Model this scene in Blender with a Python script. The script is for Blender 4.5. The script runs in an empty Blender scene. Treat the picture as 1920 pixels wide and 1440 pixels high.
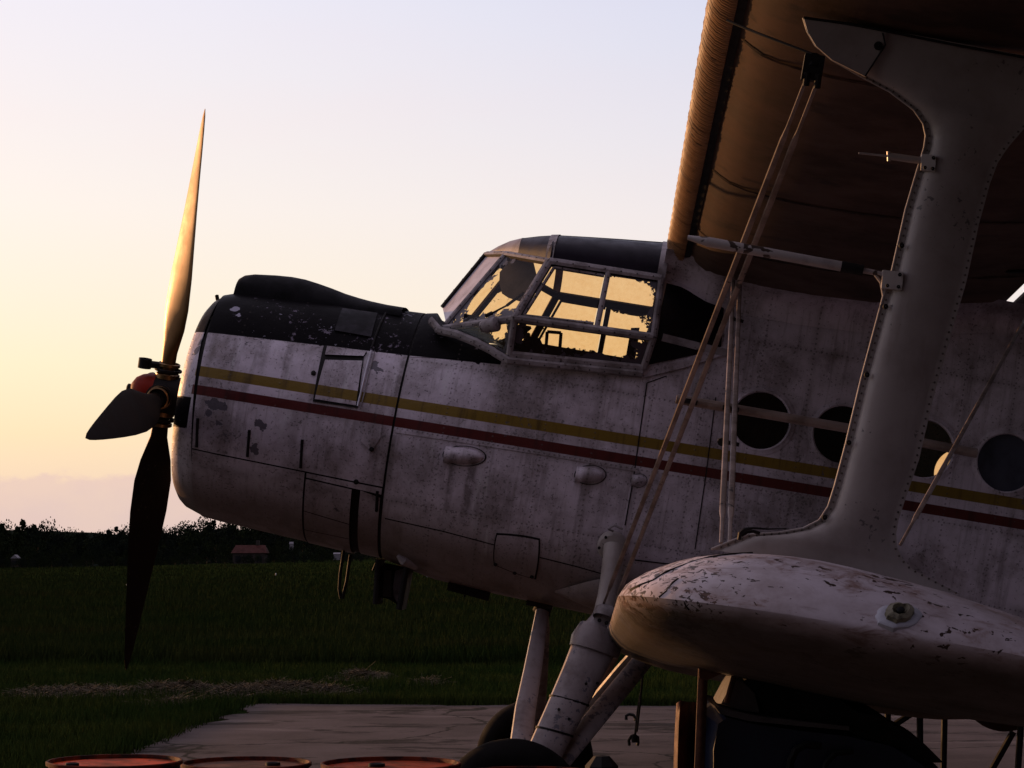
import bpy, bmesh, math, random
import numpy as np
from mathutils import Vector, noise as mnoise
random.seed(7); rng = np.random.default_rng(7)
sc = bpy.context.scene
R = math.radians

# ------------------------------------------------------------------ camera
FOC = 4090.0; VX = 1155.0; HY = 1045.0; DIST = 13.4; EYE = 1.82
TH = math.atan((HY-720)/FOC); PSI = math.atan((VX-960)/(FOC/math.cos(TH)))
FWD = np.array([-math.sin(PSI)*math.cos(TH), math.cos(PSI)*math.cos(TH), math.sin(TH)])
RGT = np.array([math.cos(PSI), math.sin(PSI), 0.0]); UPV = np.cross(RGT, FWD)
cam = bpy.data.cameras.new('camera'); camo = bpy.data.objects.new('camera', cam)
sc.collection.objects.link(camo); sc.camera = camo
camo.location = (0, 0, EYE); camo.rotation_euler = (math.pi/2+TH, 0, PSI)
cam.sensor_width = 36; cam.lens = FOC/1920*36; cam.clip_start = 0.1; cam.clip_end = 6000

# ------------------------------------------------------------------ world
SUN_AZ = R(50)      # left of +Y
SUN_EL = R(7.5)
HX, HYY = -math.sin(SUN_AZ), math.cos(SUN_AZ)
w = bpy.data.worlds.new('World'); sc.world = w; w.use_nodes = True
nt = w.node_tree; nt.nodes.clear()
def N(tree, t, **k):
    n = tree.nodes.new(t)
    for a, b in k.items(): setattr(n, a, b)
    return n
def Mth(tree, op, a, b=None, c=None, clamp=False):
    n = tree.nodes.new('ShaderNodeMath'); n.operation = op; n.use_clamp = clamp
    for i, v in enumerate((a, b, c)):
        if v is None: continue
        if isinstance(v, (int, float)): n.inputs[i].default_value = v
        else: tree.links.new(v, n.inputs[i])
    return n.outputs[0]
def MapR(tree, v, a, b, c=0.0, d=1.0, smooth=True):
    n = tree.nodes.new('ShaderNodeMapRange'); n.interpolation_type = 'SMOOTHSTEP' if smooth else 'LINEAR'
    tree.links.new(v, n.inputs[0])
    for i, x in zip((1, 2, 3, 4), (a, b, c, d)): n.inputs[i].default_value = x
    return n.outputs[0]
def Mix(tree, f, a, b, mode='MIX'):
    n = tree.nodes.new('ShaderNodeMix'); n.data_type = 'RGBA'; n.blend_type = mode
    for i, v in ((0, f), (6, a), (7, b)):
        if isinstance(v, (int, float)): n.inputs[i].default_value = v
        elif isinstance(v, (tuple, list)): n.inputs[i].default_value = (*v[:3], 1)
        else: tree.links.new(v, n.inputs[i])
    return n.outputs[2]
def Ramp(tree, v, stops):
    n = tree.nodes.new('ShaderNodeValToRGB'); e = n.color_ramp.elements
    while len(e) < len(stops): e.new(0.5)
    for el, (p, c) in zip(e, stops): el.position = p; el.color = (*c, 1)
    tree.links.new(v, n.inputs[0]); return n.outputs[0]
tc = N(nt, 'ShaderNodeTexCoord'); sep = N(nt, 'ShaderNodeSeparateXYZ'); nt.links.new(tc.outputs['Generated'], sep.inputs[0])
X, Y, Z = sep.outputs
el = Mth(nt, 'ARCSINE', Z); eld = Mth(nt, 'MULTIPLY', el, 180/math.pi)            # degrees
hl = Mth(nt, 'SQRT', Mth(nt, 'MAXIMUM', Mth(nt, 'SUBTRACT', 1.0, Mth(nt, 'MULTIPLY', Z, Z)), 1e-5))
cz = Mth(nt, 'DIVIDE', Mth(nt, 'ADD', Mth(nt, 'MULTIPLY', X, HX), Mth(nt, 'MULTIPLY', Y, HYY)), hl)
p = Mth(nt, 'POWER', Mth(nt, 'DIVIDE', Mth(nt, 'MAXIMUM', eld, 0.0), 90.0), 0.5)      # sqrt spacing
def pe(d): return math.sqrt(d/90)
warm = Ramp(nt, p, [(0, (.80, .60, .50)), (pe(1.5), (.84, .63, .50)), (pe(3.2), (.97, .76, .50)), (pe(5), (1.0, .85, .60)), (pe(9), (.98, .88, .81)),
                    (pe(14.5), (.88, .84, .92)), (pe(20), (.52, .50, .60)), (pe(32), (.38, .35, .47)), (pe(55), (.54, .48, .60)), (1, (.67, .61, .74))])
midc = Ramp(nt, p, [(0, (.74, .60, .57)), (pe(3), (.90, .74, .64)), (pe(6), (.93, .82, .77)), (pe(9), (.86, .79, .82)),
                    (pe(14.5), (.68, .70, .86)), (pe(20), (.46, .46, .58)), (pe(32), (.37, .35, .47)), (pe(55), (.54, .48, .60)), (1, (.67, .61, .74))])
cool = Ramp(nt, p, [(0, (.03, .02, .022)), (pe(6), (.04, .027, .036)), (pe(14), (.03, .02, .03)), (pe(30), (.10, .08, .125)), (pe(55), (.54, .48, .60)), (1, (.67, .61, .74))])
glow = Mix(nt, MapR(nt, cz, .50, .86), midc, warm)
allc = Mix(nt, MapR(nt, cz, .06, .47), cool, glow)
# extra warmth straight round the sun (outside the frame)
sd = (HX*math.cos(SUN_EL), HYY*math.cos(SUN_EL), math.sin(SUN_EL))
dots = Mth(nt, 'ADD', Mth(nt, 'ADD', Mth(nt, 'MULTIPLY', X, sd[0]), Mth(nt, 'MULTIPLY', Y, sd[1])), Mth(nt, 'MULTIPLY', Z, sd[2]))
g2 = Mth(nt, 'POWER', Mth(nt, 'MAXIMUM', dots, 0.0), 22.0)
sunw = Mix(nt, g2, (0, 0, 0), (1.3, .56, .16))
allc = Mix(nt, 1.0, allc, sunw, 'ADD')
# low evening cloud bank
vm = N(nt, 'ShaderNodeVectorMath', operation='MULTIPLY'); nt.links.new(tc.outputs['Generated'], vm.inputs[0]); vm.inputs[1].default_value = (1, 1, 1.6)
nz = N(nt, 'ShaderNodeTexNoise'); nz.inputs['Scale'].default_value = 55; nz.inputs['Detail'].default_value = 5; nz.inputs['Roughness'].default_value = .55
nt.links.new(vm.outputs[0], nz.inputs[0])
nz2 = N(nt, 'ShaderNodeTexNoise'); nz2.inputs['Scale'].default_value = 14; nt.links.new(vm.outputs[0], nz2.inputs[0])
top = Mth(nt, 'ADD', Mth(nt, 'ADD', Mth(nt, 'MULTIPLY', nz.outputs[0], 1.5), Mth(nt, 'MULTIPLY', nz2.outputs[0], 3.4)), -.05)
cm = MapR(nt, Mth(nt, 'SUBTRACT', top, eld), -.12, .22)
cm = Mth(nt, 'MULTIPLY', cm, MapR(nt, cz, .68, .78))
ccol = Mix(nt, MapR(nt, eld, .4, 3.2), (.70, .54, .53), (.83, .60, .52))
allc = Mix(nt, Mth(nt, 'MULTIPLY', cm, MapR(nt, nz.outputs[0], .3, .7, .75, 1.0)), allc, ccol)
vw = N(nt, 'ShaderNodeVectorMath', operation='MULTIPLY'); nt.links.new(tc.outputs['Generated'], vw.inputs[0]); vw.inputs[1].default_value = (1, 1, 3.2)
nz3 = N(nt, 'ShaderNodeTexNoise'); nz3.inputs['Scale'].default_value = 7; nz3.inputs['Detail'].default_value = 6; nt.links.new(vw.outputs[0], nz3.inputs[0])
allc = Mix(nt, MapR(nt, nz3.outputs[0], .45, .75, 0, .35), allc, Mix(nt, 1.0, allc, (1.02, .965, .96), 'MULTIPLY'))
# a faint wash of real scattering sky
sky = N(nt, 'ShaderNodeTexSky'); sky.sky_type = 'NISHITA'; sky.sun_disc = False; sky.sun_elevation = SUN_EL; sky.sun_rotation = -SUN_AZ
b1 = N(nt, 'ShaderNodeBackground'); b1.inputs[1].default_value = 0.97; nt.links.new(allc, b1.inputs[0])
b2 = N(nt, 'ShaderNodeBackground'); b2.inputs[1].default_value = 0.01; nt.links.new(sky.outputs[0], b2.inputs[0])
ad = N(nt, 'ShaderNodeAddShader'); nt.links.new(b1.outputs[0], ad.inputs[0]); nt.links.new(b2.outputs[0], ad.inputs[1])
wo = N(nt, 'ShaderNodeOutputWorld'); nt.links.new(ad.outputs[0], wo.inputs[0])
# ------------------------------------------------------------------ sun
sl = bpy.data.lights.new('sun', 'SUN'); sl.energy = 3.8; sl.angle = R(.6); sl.color = (1.0, .50, .20)
so = bpy.data.objects.new('sun', sl); sc.collection.objects.link(so)
so.rotation_euler = Vector(sd).to_track_quat('Z', 'Y').to_euler(); so.location = (-30, 20, 20)
sc.view_settings.view_transform = 'Standard'; sc.view_settings.look = 'None'; sc.view_settings.exposure = 0; sc.view_settings.gamma = 1

# ------------------------------------------------------------------ geometry helpers
ALF = R(10.0); CA, SA = math.cos(ALF), math.sin(ALF)
CAM = np.array([0, 0, EYE])
def W(px, py, depth):                       # pixel of the photograph + distance along Y -> world point
    d = FWD*FOC + RGT*(px-960) - UPV*(py-720)
    return CAM + d*(depth/d[1])
def A(px, py, u):                           # same, in the aircraft's own axes; u = metres to port of its centreline
    q = W(px, py, DIST-u) - np.array([0, DIST, 0])
    return np.array([q[0]*CA-q[2]*SA, q[1], q[0]*SA+q[2]*CA])
def AW(p):                                  # aircraft axes -> world
    return np.array([p[0]*CA+p[2]*SA, p[1]+DIST, -p[0]*SA+p[2]*CA])
def nrm(v):
    v = np.asarray(v, float); l = np.linalg.norm(v); return v/l if l > 1e-12 else v
class MB:
    def __init__(s): s.v = []; s.f = []; s.m = []; s.uv = {}
    def add(s, vs, fs, mi=0):
        o = len(s.v); s.v += [tuple(map(float, q)) for q in vs]
        s.f += [tuple(i+o for i in f) for f in fs]; s.m += [mi]*len(fs); return o
    def grid(s, G, cu=False, cv=False, mi=0, flip=False):
        nu, nv = len(G), len(G[0]); vs = [q for row in G for q in row]; fs = []
        for i in range(nu if cu else nu-1):
            for j in range(nv if cv else nv-1):
                a, b, c, d = i*nv+j, ((i+1) % nu)*nv+j, ((i+1) % nu)*nv+(j+1) % nv, i*nv+(j+1) % nv
                fs.append((a, d, c, b) if flip else (a, b, c, d))
        s.add(vs, fs, mi)
    def cap(s, ring, mi=0, flip=False):
        s.add(ring, [tuple(range(len(ring)))[::-1] if flip else tuple(range(len(ring)))], mi)
    def tube(s, pts, r, n=8, caps=True, sq=1.0, mi=0, up=None):
        pts = [np.asarray(q, float) for q in pts]; rr = r if hasattr(r, '__len__') else [r]*len(pts)
        rings = []; pu = None
        for i, q in enumerate(pts):
            t = nrm(pts[min(i+1, len(pts)-1)]-pts[max(i-1, 0)])
            if pu is None:
                ref = np.array(up if up is not None else ([0, 0, 1] if abs(t[2]) < .9 else [1, 0, 0]), float)
            else: ref = pu
            a = nrm(ref-t*(ref@t)); b = np.cross(t, a); pu = a
            rings.append([q+rr[i]*(a*math.cos(x)+b*sq*math.sin(x)) for x in np.linspace(0, 2*math.pi, n, endpoint=False)])
        s.grid(rings, cv=True, mi=mi)
        if caps: s.cap(rings[0], mi, True); s.cap(rings[-1], mi)
    def bar(s, a, b, wd, th, nv, mi=0, im=None):      # flat bar from a to b, width wd, thickness th along nv
        a, b, nv = map(lambda z: np.asarray(z, float), (a, b, nv)); t = nrm(b-a); nv = nrm(nv-t*(nv@t)); sd_ = np.cross(t, nv)
        c = .25*min(wd, th)
        prof = [(-wd/2, -th/2), (wd/2, -th/2), (wd/2, th/2-c), (wd/2-c*1.5, th/2), (-wd/2+c*1.5, th/2), (-wd/2, th/2-c)]
        r0 = [a+sd_*x+nv*y for x, y in prof]; r1 = [b+sd_*x+nv*y for x, y in prof]
        s.grid([r0, r1], cv=True, mi=mi, flip=True)
        if im is not None: s.m[-6] = im; s.m[-5] = im; s.m[-1] = im
        s.cap(r0, mi, False); s.cap(r1, mi, True)
    def box(s, c, d, rz=0, mi=0, ax=None):
        c = np.asarray(c, float); x, y, z = [k/2 for k in d]; M = np.eye(3) if ax is None else np.array(ax)
        if rz: M = np.array([[math.cos(rz), math.sin(rz), 0], [-math.sin(rz), math.cos(rz), 0], [0, 0, 1]])
        vs = [c+M[0]*i*x+M[1]*j*y+M[2]*k*z for i in (-1, 1) for j in (-1, 1) for k in (-1, 1)]
        s.add(vs, [(0, 1, 3, 2), (4, 6, 7, 5), (0, 4, 5, 1), (2, 3, 7, 6), (0, 2, 6, 4), (1, 5, 7, 3)], mi)
    def lathe(s, prof, c, ax, n=32, mi=0):    # prof: list (along, radius)
        ax = nrm(ax); ref = np.array([0, 0, 1.]) if abs(ax[2]) < .9 else np.array([1., 0, 0]); a = nrm(np.cross(ax, ref)); b = np.cross(ax, a); c = np.asarray(c, float)
        s.grid([[c+ax*h+r*(a*math.cos(t)+b*math.sin(t)) for t in np.linspace(0, 2*math.pi, n, endpoint=False)] for h, r in prof], cv=True, mi=mi)
    def slab(s, G, off, mi=0, mi2=None):      # G grid of (point, normal): closed thin slab from 0 to off
        T = [[q+nn*off for q, nn in row] for row in G]; B = [[q-nn*.002 for q, nn in row] for row in G]
        s.grid(T, mi=mi); m2 = mi if mi2 is None else mi2
        for e in (([r[0] for r in T], [r[0] for r in B]), ([r[-1] for r in B], [r[-1] for r in T]), (B[0], T[0]), (T[-1], B[-1])):
            s.grid([list(e[0]), list(e[1])], mi=m2)
    def build(s, name, mats, parent=None, smooth=True, auto=35):
        me = bpy.data.meshes.new(name); me.from_pydata(s.v, [], s.f)
        mats = mats if isinstance(mats, (list, tuple)) else [mats]
        for m in mats: me.materials.append(m)
        if len(mats) > 1: me.polygons.foreach_set('material_index', s.m)
        bm = bmesh.new(); bm.from_mesh(me); bmesh.ops.remove_doubles(bm, verts=bm.verts, dist=1e-5)
        bmesh.ops.recalc_face_normals(bm, faces=bm.faces)
        if smooth:
            for f in bm.faces: f.smooth = True
            for e in bm.edges:
                if len(e.link_faces) == 2 and e.calc_face_angle(0) > R(auto): e.smooth = False
        bm.to_mesh(me); bm.free()
        o = bpy.data.objects.new(name, me); sc.collection.objects.link(o)
        if parent: o.parent = parent
        return o
def empty(name, label, cat, loc=(0, 0, 0), rot=(0, 0, 0), group=None):
    o = bpy.data.objects.new(name, None); sc.collection.objects.link(o); o.location = loc; o.rotation_euler = rot
    o.empty_display_size = .3; o['label'] = label; o['category'] = cat
    if group: o['group'] = group
    return o
def tag(o, label=None, cat=None, group=None, kind=None):
    for k, v in (('label', label), ('category', cat), ('group', group), ('kind', kind)):
        if v: o[k] = v
    return o
def fast_mesh(name, V, F, mat, parent=None, smooth=False):   # V (n,3), F (m,k) numpy
    me = bpy.data.meshes.new(name); V = np.asarray(V, np.float32); F = np.asarray(F, np.int32); k = F.shape[1]
    me.vertices.add(len(V)); me.vertices.foreach_set('co', V.ravel())
    me.loops.add(F.size); me.loops.foreach_set('vertex_index', F.ravel())
    me.polygons.add(len(F)); me.polygons.foreach_set('loop_start', np.arange(0, F.size, k, dtype=np.int32)); me.polygons.foreach_set('loop_total', np.full(len(F), k, np.int32))
    me.update(calc_edges=True); me.materials.append(mat)
    o = bpy.data.objects.new(name, me); sc.collection.objects.link(o)
    if parent: o.parent = parent
    return o

# ------------------------------------------------------------------ materials
def new_mat(name):
    m = bpy.data.materials.new(name); m.use_nodes = True; t = m.node_tree
    return m, t, t.nodes['Principled BSDF']
def coords(t, scale=(1, 1, 1), kind='Object', loc=(0, 0, 0)):
    a = N(t, 'ShaderNodeTexCoord'); mp = N(t, 'ShaderNodeMapping'); mp.inputs['Scale'].default_value = scale; mp.inputs['Location'].default_value = loc
    t.links.new(a.outputs[kind], mp.inputs[0]); return mp.outputs[0]
def noise(t, vec, sc_=5, det=4, rough=.6, dist=0):
    n = N(t, 'ShaderNodeTexNoise'); n.inputs['Scale'].default_value = sc_; n.inputs['Detail'].default_value = det
    n.inputs['Roughness'].default_value = rough; n.inputs['Distortion'].default_value = dist; t.links.new(vec, n.inputs[0]); return n.outputs[0]
def bump(t, b, h, st=.3, d=.01):
    n = N(t, 'ShaderNodeBump'); n.inputs['Strength'].default_value = st; n.inputs['Distance'].default_value = d
    t.links.new(h, n.inputs['Height']); t.links.new(n.outputs[0], b.inputs['Normal'])
def dirty(name, base, dirt, rough=.5, sc_=4, amt=(.45, .7), streak=None, chips=None, chipcol=(.05, .045, .05), chipsc=30, chipthr=(.66, .68), metal=0, spec=.3, bmp=.25, vary=.25, island=None):
    m, t, b = new_mat(name); v = coords(t)
    n1 = noise(t, v, sc_, 6, .65); c = Mix(t, MapR(t, n1, *amt), base, dirt)
    n0 = noise(t, v, sc_*.35, 2, .5); c = Mix(t, vary, c, Mix(t, n0, (.35, .35, .35), (1, 1, 1)), 'MULTIPLY')
    if streak:
        sv = coords(t, streak[0]); n2 = noise(t, sv, streak[1], 5, .6); c = Mix(t, Mth(t, 'MULTIPLY', MapR(t, n2, *streak[2]), streak[3]), c, streak[4])
    hgt = n1
    if chips:
        nc = noise(t, v, chipsc, 3, .6, .4); nb = noise(t, v, chipsc*.12, 2, .5)
        mk = MapR(t, Mth(t, 'ADD', Mth(t, 'MULTIPLY', nc, .6), Mth(t, 'MULTIPLY', nb, .45)), *chipthr); mk = Mth(t, 'MULTIPLY', mk, chips)
        c = Mix(t, mk, c, chipcol); hgt = Mth(t, 'SUBTRACT', n1, mk)
    t.links.new(c, b.inputs['Base Color']); b.inputs['Metallic'].default_value = metal; b.inputs['Specular IOR Level'].default_value = spec
    t.links.new(MapR(t, n1, .2, .8, rough-.1, rough+.15), b.inputs['Roughness'])
    fine = noise(t, v, sc_*18, 4, .6); bump(t, b, Mth(t, 'ADD', Mth(t, 'MULTIPLY', hgt, .7), Mth(t, 'MULTIPLY', fine, .3)), bmp, .006)
    return m
def plain(name, col, rough=.5, metal=0, sc_=8, vary=.5, spec=.25):
    return dirty(name, col, tuple(x*.5 for x in col), rough, sc_, (.4, .8), metal=metal, vary=vary*.4, bmp=.15, spec=spec)

# livery paint in the aircraft's own axes: x aft, z up
STN = lambda s: 2.5026+.0085*s
def livery():
    m, t, b = new_mat('weathered_livery_paint')
    a = N(t, 'ShaderNodeTexCoord'); sp = N(t, 'ShaderNodeSeparateXYZ'); t.links.new(a.outputs['Object'], sp.inputs[0]); s, y, n = sp.outputs
    v = coords(t)
    grain = noise(t, v, 3.0, 7, .65); fine = noise(t, v, 26, 5, .7)
    white = Mix(t, MapR(t, grain, .35, .68), (.64, .57, .66), (.26, .22, .235))
    # rain streaks: high frequency along s, low along n
    st = noise(t, coords(t, (9, 3, .8)), 1.6, 6, .62); white = Mix(t, Mth(t, 'MULTIPLY', MapR(t, st, .52, .72), .5), white, (.13, .105, .10))
    st2 = noise(t, coords(t, (30, 8, 1.6), loc=(3, 1, 0)), 1.3, 5, .6); white = Mix(t, Mth(t, 'MULTIPLY', MapR(t, st2, .54, .70), .35), white, (.15, .12, .11))
    pat = noise(t, coords(t, (1.2, 1, 1.0), loc=(5, 2, 9)), 2.1, 6, .7, .5); white = Mix(t, Mth(t, 'MULTIPLY', MapR(t, pat, .53, .70), .45), white, (.15, .105, .085))
    li = noise(t, coords(t, (7, 2, 1.1), loc=(7, 7, 2)), 1.7, 4, .6); white = Mix(t, Mth(t, 'MULTIPLY', MapR(t, li, .60, .72), .5), white, (.64, .62, .66))
    # oily belly
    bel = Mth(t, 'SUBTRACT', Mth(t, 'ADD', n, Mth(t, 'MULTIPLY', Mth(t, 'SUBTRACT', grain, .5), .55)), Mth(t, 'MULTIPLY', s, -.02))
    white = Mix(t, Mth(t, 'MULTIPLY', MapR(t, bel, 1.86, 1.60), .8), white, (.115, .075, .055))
    for (px, py, u, wd, top_, bot_, a_) in ((848, 885, .75, .030, 2.22, 1.78, .6), (884, 890, .75, .040, 2.22, 1.74, .75), (750, 720, .7, .035, 2.76, 2.30, .7), (1092, 920, .82, .03, 2.2, 1.95, .45), (735, 860, .65, .03, 2.34, 1.95, .5), (500, 650, .55, .05, 2.72, 2.45, .5), (545, 655, .6, .03, 2.72, 2.4, .5), (1235, 900, .84, .05, 2.3, 1.7, .4), (1440, 950, .85, .08, 2.3, 1.7, .35), (700, 905, .6, .03, 2.2, 1.9, .4)):
        q = A(px, py, u); ds = Mth(t, 'ABSOLUTE', Mth(t, 'SUBTRACT', Mth(t, 'ADD', s, Mth(t, 'MULTIPLY', Mth(t, 'SUBTRACT', grain, .5), .05)), float(q[0])))
        mk = Mth(t, 'MULTIPLY', MapR(t, ds, wd, wd*.25), Mth(t, 'MULTIPLY', MapR(t, n, bot_, (top_+bot_)/2), MapR(t, n, top_+.02, top_-.02)))
        white = Mix(t, Mth(t, 'MULTIPLY', Mth(t, 'MULTIPLY', mk, a_), MapR(t, fine, .25, .6)), white, (.085, .065, .06))
    vc = N(t, 'ShaderNodeTexWhiteNoise'); vc.noise_dimensions = '2D'; cx = N(t, 'ShaderNodeCombineXYZ')
    t.links.new(Mth(t, 'FLOOR', Mth(t, 'DIVIDE', Mth(t, 'SUBTRACT', s, -1.715), .58)), cx.inputs[0]); t.links.new(Mth(t, 'FLOOR', Mth(t, 'DIVIDE', Mth(t, 'SUBTRACT', n, 2.31), .42)), cx.inputs[1]); t.links.new(cx.outputs[0], vc.inputs[0])
    white = Mix(t, MapR(t, vc.outputs[0], 0, 1, 0, .30), white, Mix(t, 1.0, white, (.62, .60, .60), 'MULTIPLY'))
    def near_line(c, o, pitch):
        fr = Mth(t, 'ABSOLUTE', Mth(t, 'SUBTRACT', Mth(t, 'FRACT', Mth(t, 'DIVIDE', Mth(t, 'SUBTRACT', c, o), pitch)), .5)); return MapR(t, Mth(t, 'MULTIPLY', fr, pitch), .045, .0)
    ln = Mth(t, 'MAXIMUM', near_line(s, -2.005, .58), near_line(n, 2.10, .42))
    white = Mix(t, Mth(t, 'MULTIPLY', Mth(t, 'MULTIPLY', ln, MapR(t, pat, .35, .6)), .42), white, (.14, .115, .105))
    # fine speckle dirt
    sp1 = noise(t, v, 70, 3, .6); white = Mix(t, Mth(t, 'MULTIPLY', MapR(t, Mth(t, 'ADD', sp1, Mth(t, 'MULTIPLY', grain, .3)), .74, .80), .7), white, (.09, .075, .075))
    # stripes
    base = Mth(t, 'ADD', Mth(t, 'MULTIPLY', s, .0085), 2.5026); d = Mth(t, 'SUBTRACT', n, base)
    def band(x, lo, hi, e=.0015):
        return Mth(t, 'MULTIPLY', MapR(t, x, lo-e, lo+e), MapR(t, x, hi+e, hi-e))
    aft = MapR(t, s, -2.945, -2.943)
    yel = Mth(t, 'MULTIPLY', band(d, -.062, 0), aft); red = Mth(t, 'MULTIPLY', band(d, -.172, -.115), aft)
    dk = Mix(t, MapR(t, st, .48, .72), (1, 1, 1), (.40, .36, .36))
    col = Mix(t, yel, white, Mix(t, 1.0, (.17, .105, .008), dk, 'MULTIPLY')); col = Mix(t, red, col, Mix(t, 1.0, (.075, .005, .004), dk, 'MULTIPLY'))
    # black anti-glare top, forward of the cockpit sill
    bl = Mth(t, 'SUBTRACT', n, Mth(t, 'ADD', Mth(t, 'MULTIPLY', Mth(t, 'ADD', s, 2.945), .052), 2.686))
    rg = noise(t, v, 16, 6, .75, .6); rag = Mth(t, 'ADD', bl, Mth(t, 'MULTIPLY', MapR(t, rg, .56, .70, 0, 1), .022))
    blk = Mth(t, 'MULTIPLY', MapR(t, rag, -.002, .002), MapR(t, s, -1.165, -1.17))
    ringb = Mth(t, 'MULTIPLY', band(n, 2.10, 2.285), MapR(t, s, -2.935, -2.94)); blk = Mth(t, 'MAXIMUM', blk, ringb)
    wear = MapR(t, Mth(t, 'ADD', Mth(t, 'MULTIPLY', noise(t, v, 22, 5, .75), .7), Mth(t, 'MULTIPLY', noise(t, v, 2.2, 2, .5), .4)), .66, .70)
    bcol = Mix(t, Mth(t, 'MULTIPLY', wear, .8), (.006, .005, .006), (.20, .17, .22))
    col = Mix(t, blk, col, bcol)
    # paint peeled to the grey primer at known spots (port side) plus scattered chips
    nv = N(t, 'ShaderNodeTexNoise'); nv.inputs['Scale'].default_value = 22; nv.inputs['Detail'].default_value = 5; t.links.new(v, nv.inputs[0])
    vv = N(t, 'ShaderNodeVectorMath', operation='MULTIPLY_ADD'); t.links.new(nv.outputs[1], vv.inputs[0]); vv.inputs[1].default_value = (.11, 0, .11); t.links.new(v, vv.inputs[2])
    mx = None
    for (px, py, r, u) in ((388, 752, .018, .7), (404, 757, .028, .7), (418, 762, .026, .7), (393, 773, .015, .7), (490, 795, .030, .7), (540, 792, .020, .7), (545, 786, .014, .7), (477, 843, .022, .68),
                       (375, 640, .020, .6), (372, 660, .022, .6), (379, 675, .016, .6), (702, 678, .034, .7), (708, 690, .022, .7), (549, 642, .016, .65), (565, 645, .012, .65),
                       (410, 795, .014, .7), (600, 788, .014, .7), (445, 600, .03, .45), (443, 578, .022, .42), (610, 955, .02, .6), (635, 955, .016, .55), (545, 970, .022, .5), (468, 658, .012, .7)):
        q = A(px, py, u); dn = N(t, 'ShaderNodeVectorMath', operation='DISTANCE'); t.links.new(vv.outputs[0], dn.inputs[0])
        dn.inputs[1].default_value = (q[0]+.055, q[1], q[2]+.055)
        e = Mth(t, 'DIVIDE', dn.outputs[1 if dn.outputs[0].type == 'VECTOR' and not dn.outputs[0].enabled else 'Value'], r*1.35); mx = e if mx is None else Mth(t, 'MINIMUM', mx, e)
    peel = MapR(t, mx, 1.0, .93)
    sc2 = MapR(t, Mth(t, 'ADD', Mth(t, 'MULTIPLY', noise(t, v, 34, 3, .6, .5), .6), Mth(t, 'MULTIPLY', noise(t, v, 3.1, 2, .5), .42)), .665, .675)
    pk = Mth(t, 'MAXIMUM', peel, Mth(t, 'MULTIPLY', sc2, .8))
    pcol = Mix(t, blk, (.070, .062, .080), (.36, .34, .42))
    col = Mix(t, Mth(t, 'MULTIPLY', pk, .9), col, pcol)
    t.links.new(col, b.inputs['Base Color']); t.links.new(MapR(t, grain, .3, .7, .32, .55), b.inputs['Roughness'])
    t.links.new(Mth(t, 'MULTIPLY_ADD', blk, -.34, .36), b.inputs['Specular IOR Level'])
    # rivet rows: every 0.30 m frame line plus two stringers
    def rows(c, o, pitch, along, ap):
        fr = Mth(t, 'ABSOLUTE', Mth(t, 'SUBTRACT', Mth(t, 'FRACT', Mth(t, 'DIVIDE', Mth(t, 'SUBTRACT', c, o), pitch)), .5)); fr = Mth(t, 'MULTIPLY', fr, pitch)
        fa = Mth(t, 'MULTIPLY', Mth(t, 'ABSOLUTE', Mth(t, 'SUBTRACT', Mth(t, 'FRACT', Mth(t, 'DIVIDE', along, ap)), .5)), ap)
        return MapR(t, Mth(t, 'SQRT', Mth(t, 'ADD', Mth(t, 'MULTIPLY', fr, fr), Mth(t, 'MULTIPLY', fa, fa))), .0068, .0040)
    rv = Mth(t, 'MAXIMUM', rows(s, -1.86, .29, n, .030), rows(n, 2.10, .42, s, .030)); rv = Mth(t, 'MULTIPLY', rv, MapR(t, s, -1.72, -1.70))
    rv = Mth(t, 'MAXIMUM', rv, Mth(t, 'MULTIPLY', Mth(t, 'MULTIPLY', rows(s, -2.88, .30, n, .045), MapR(t, s, -1.70, -1.72)), .6))
    h = Mth(t, 'ADD', Mth(t, 'ADD', Mth(t, 'MULTIPLY', fine, .25), Mth(t, 'MULTIPLY', grain, 1.1)), Mth(t, 'ADD', Mth(t, 'MULTIPLY', rv, .35), Mth(t, 'MULTIPLY', pk, -.4)))
    bump(t, b, h, .6, .010)
    rc = Mix(t, Mth(t, 'MULTIPLY', rv, .5), col, (.075, .06, .055)); t.links.new(rc, b.inputs['Base Color'])
    return m
M_LIV = livery()
M_DARK = dirty('grimy_dark_metal', (.012, .010, .010), (.008, .006, .006), .7, 8, (.4, .8), spec=.2, bmp=.15)
M_FRAME = dirty('worn_frame_paint', (.30, .265, .28), (.14, .115, .115), .5, 7, (.4, .65), chips=.8, chipsc=34, chipthr=(.64, .66), chipcol=(.07, .05, .05), bmp=.4)
M_STRUT = dirty('strut_paint', (.37, .325, .31), (.24, .20, .185), .36, 2.2, (.38, .72), streak=((6, 1, 1), 2, (.6, .8), .5, (.17, .125, .105)), chips=.7, chipsc=45, chipthr=(.665, .68), bmp=.3)
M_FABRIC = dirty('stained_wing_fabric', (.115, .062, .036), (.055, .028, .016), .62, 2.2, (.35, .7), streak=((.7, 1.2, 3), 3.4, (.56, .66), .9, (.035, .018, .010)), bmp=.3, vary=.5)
M_SLAT = dirty('weathered_slat_skin', (.28, .145, .065), (.15, .075, .035), .5, 5, (.4, .75), streak=((3, 3, 6), 3, (.58, .66), .8, (.06, .03, .018)), bmp=.1)
M_TIP = dirty('chipped_wingtip_paint', (.60, .53, .57), (.33, .26, .255), .42, 2.5, (.4, .72), streak=((1.2, 2, 5), 3.0, (.58, .70), .75, (.13, .075, .055)), chips=1.0, chipsc=26, chipthr=(.610, .625), chipcol=(.045, .028, .022), bmp=.5, spec=.16)
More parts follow.
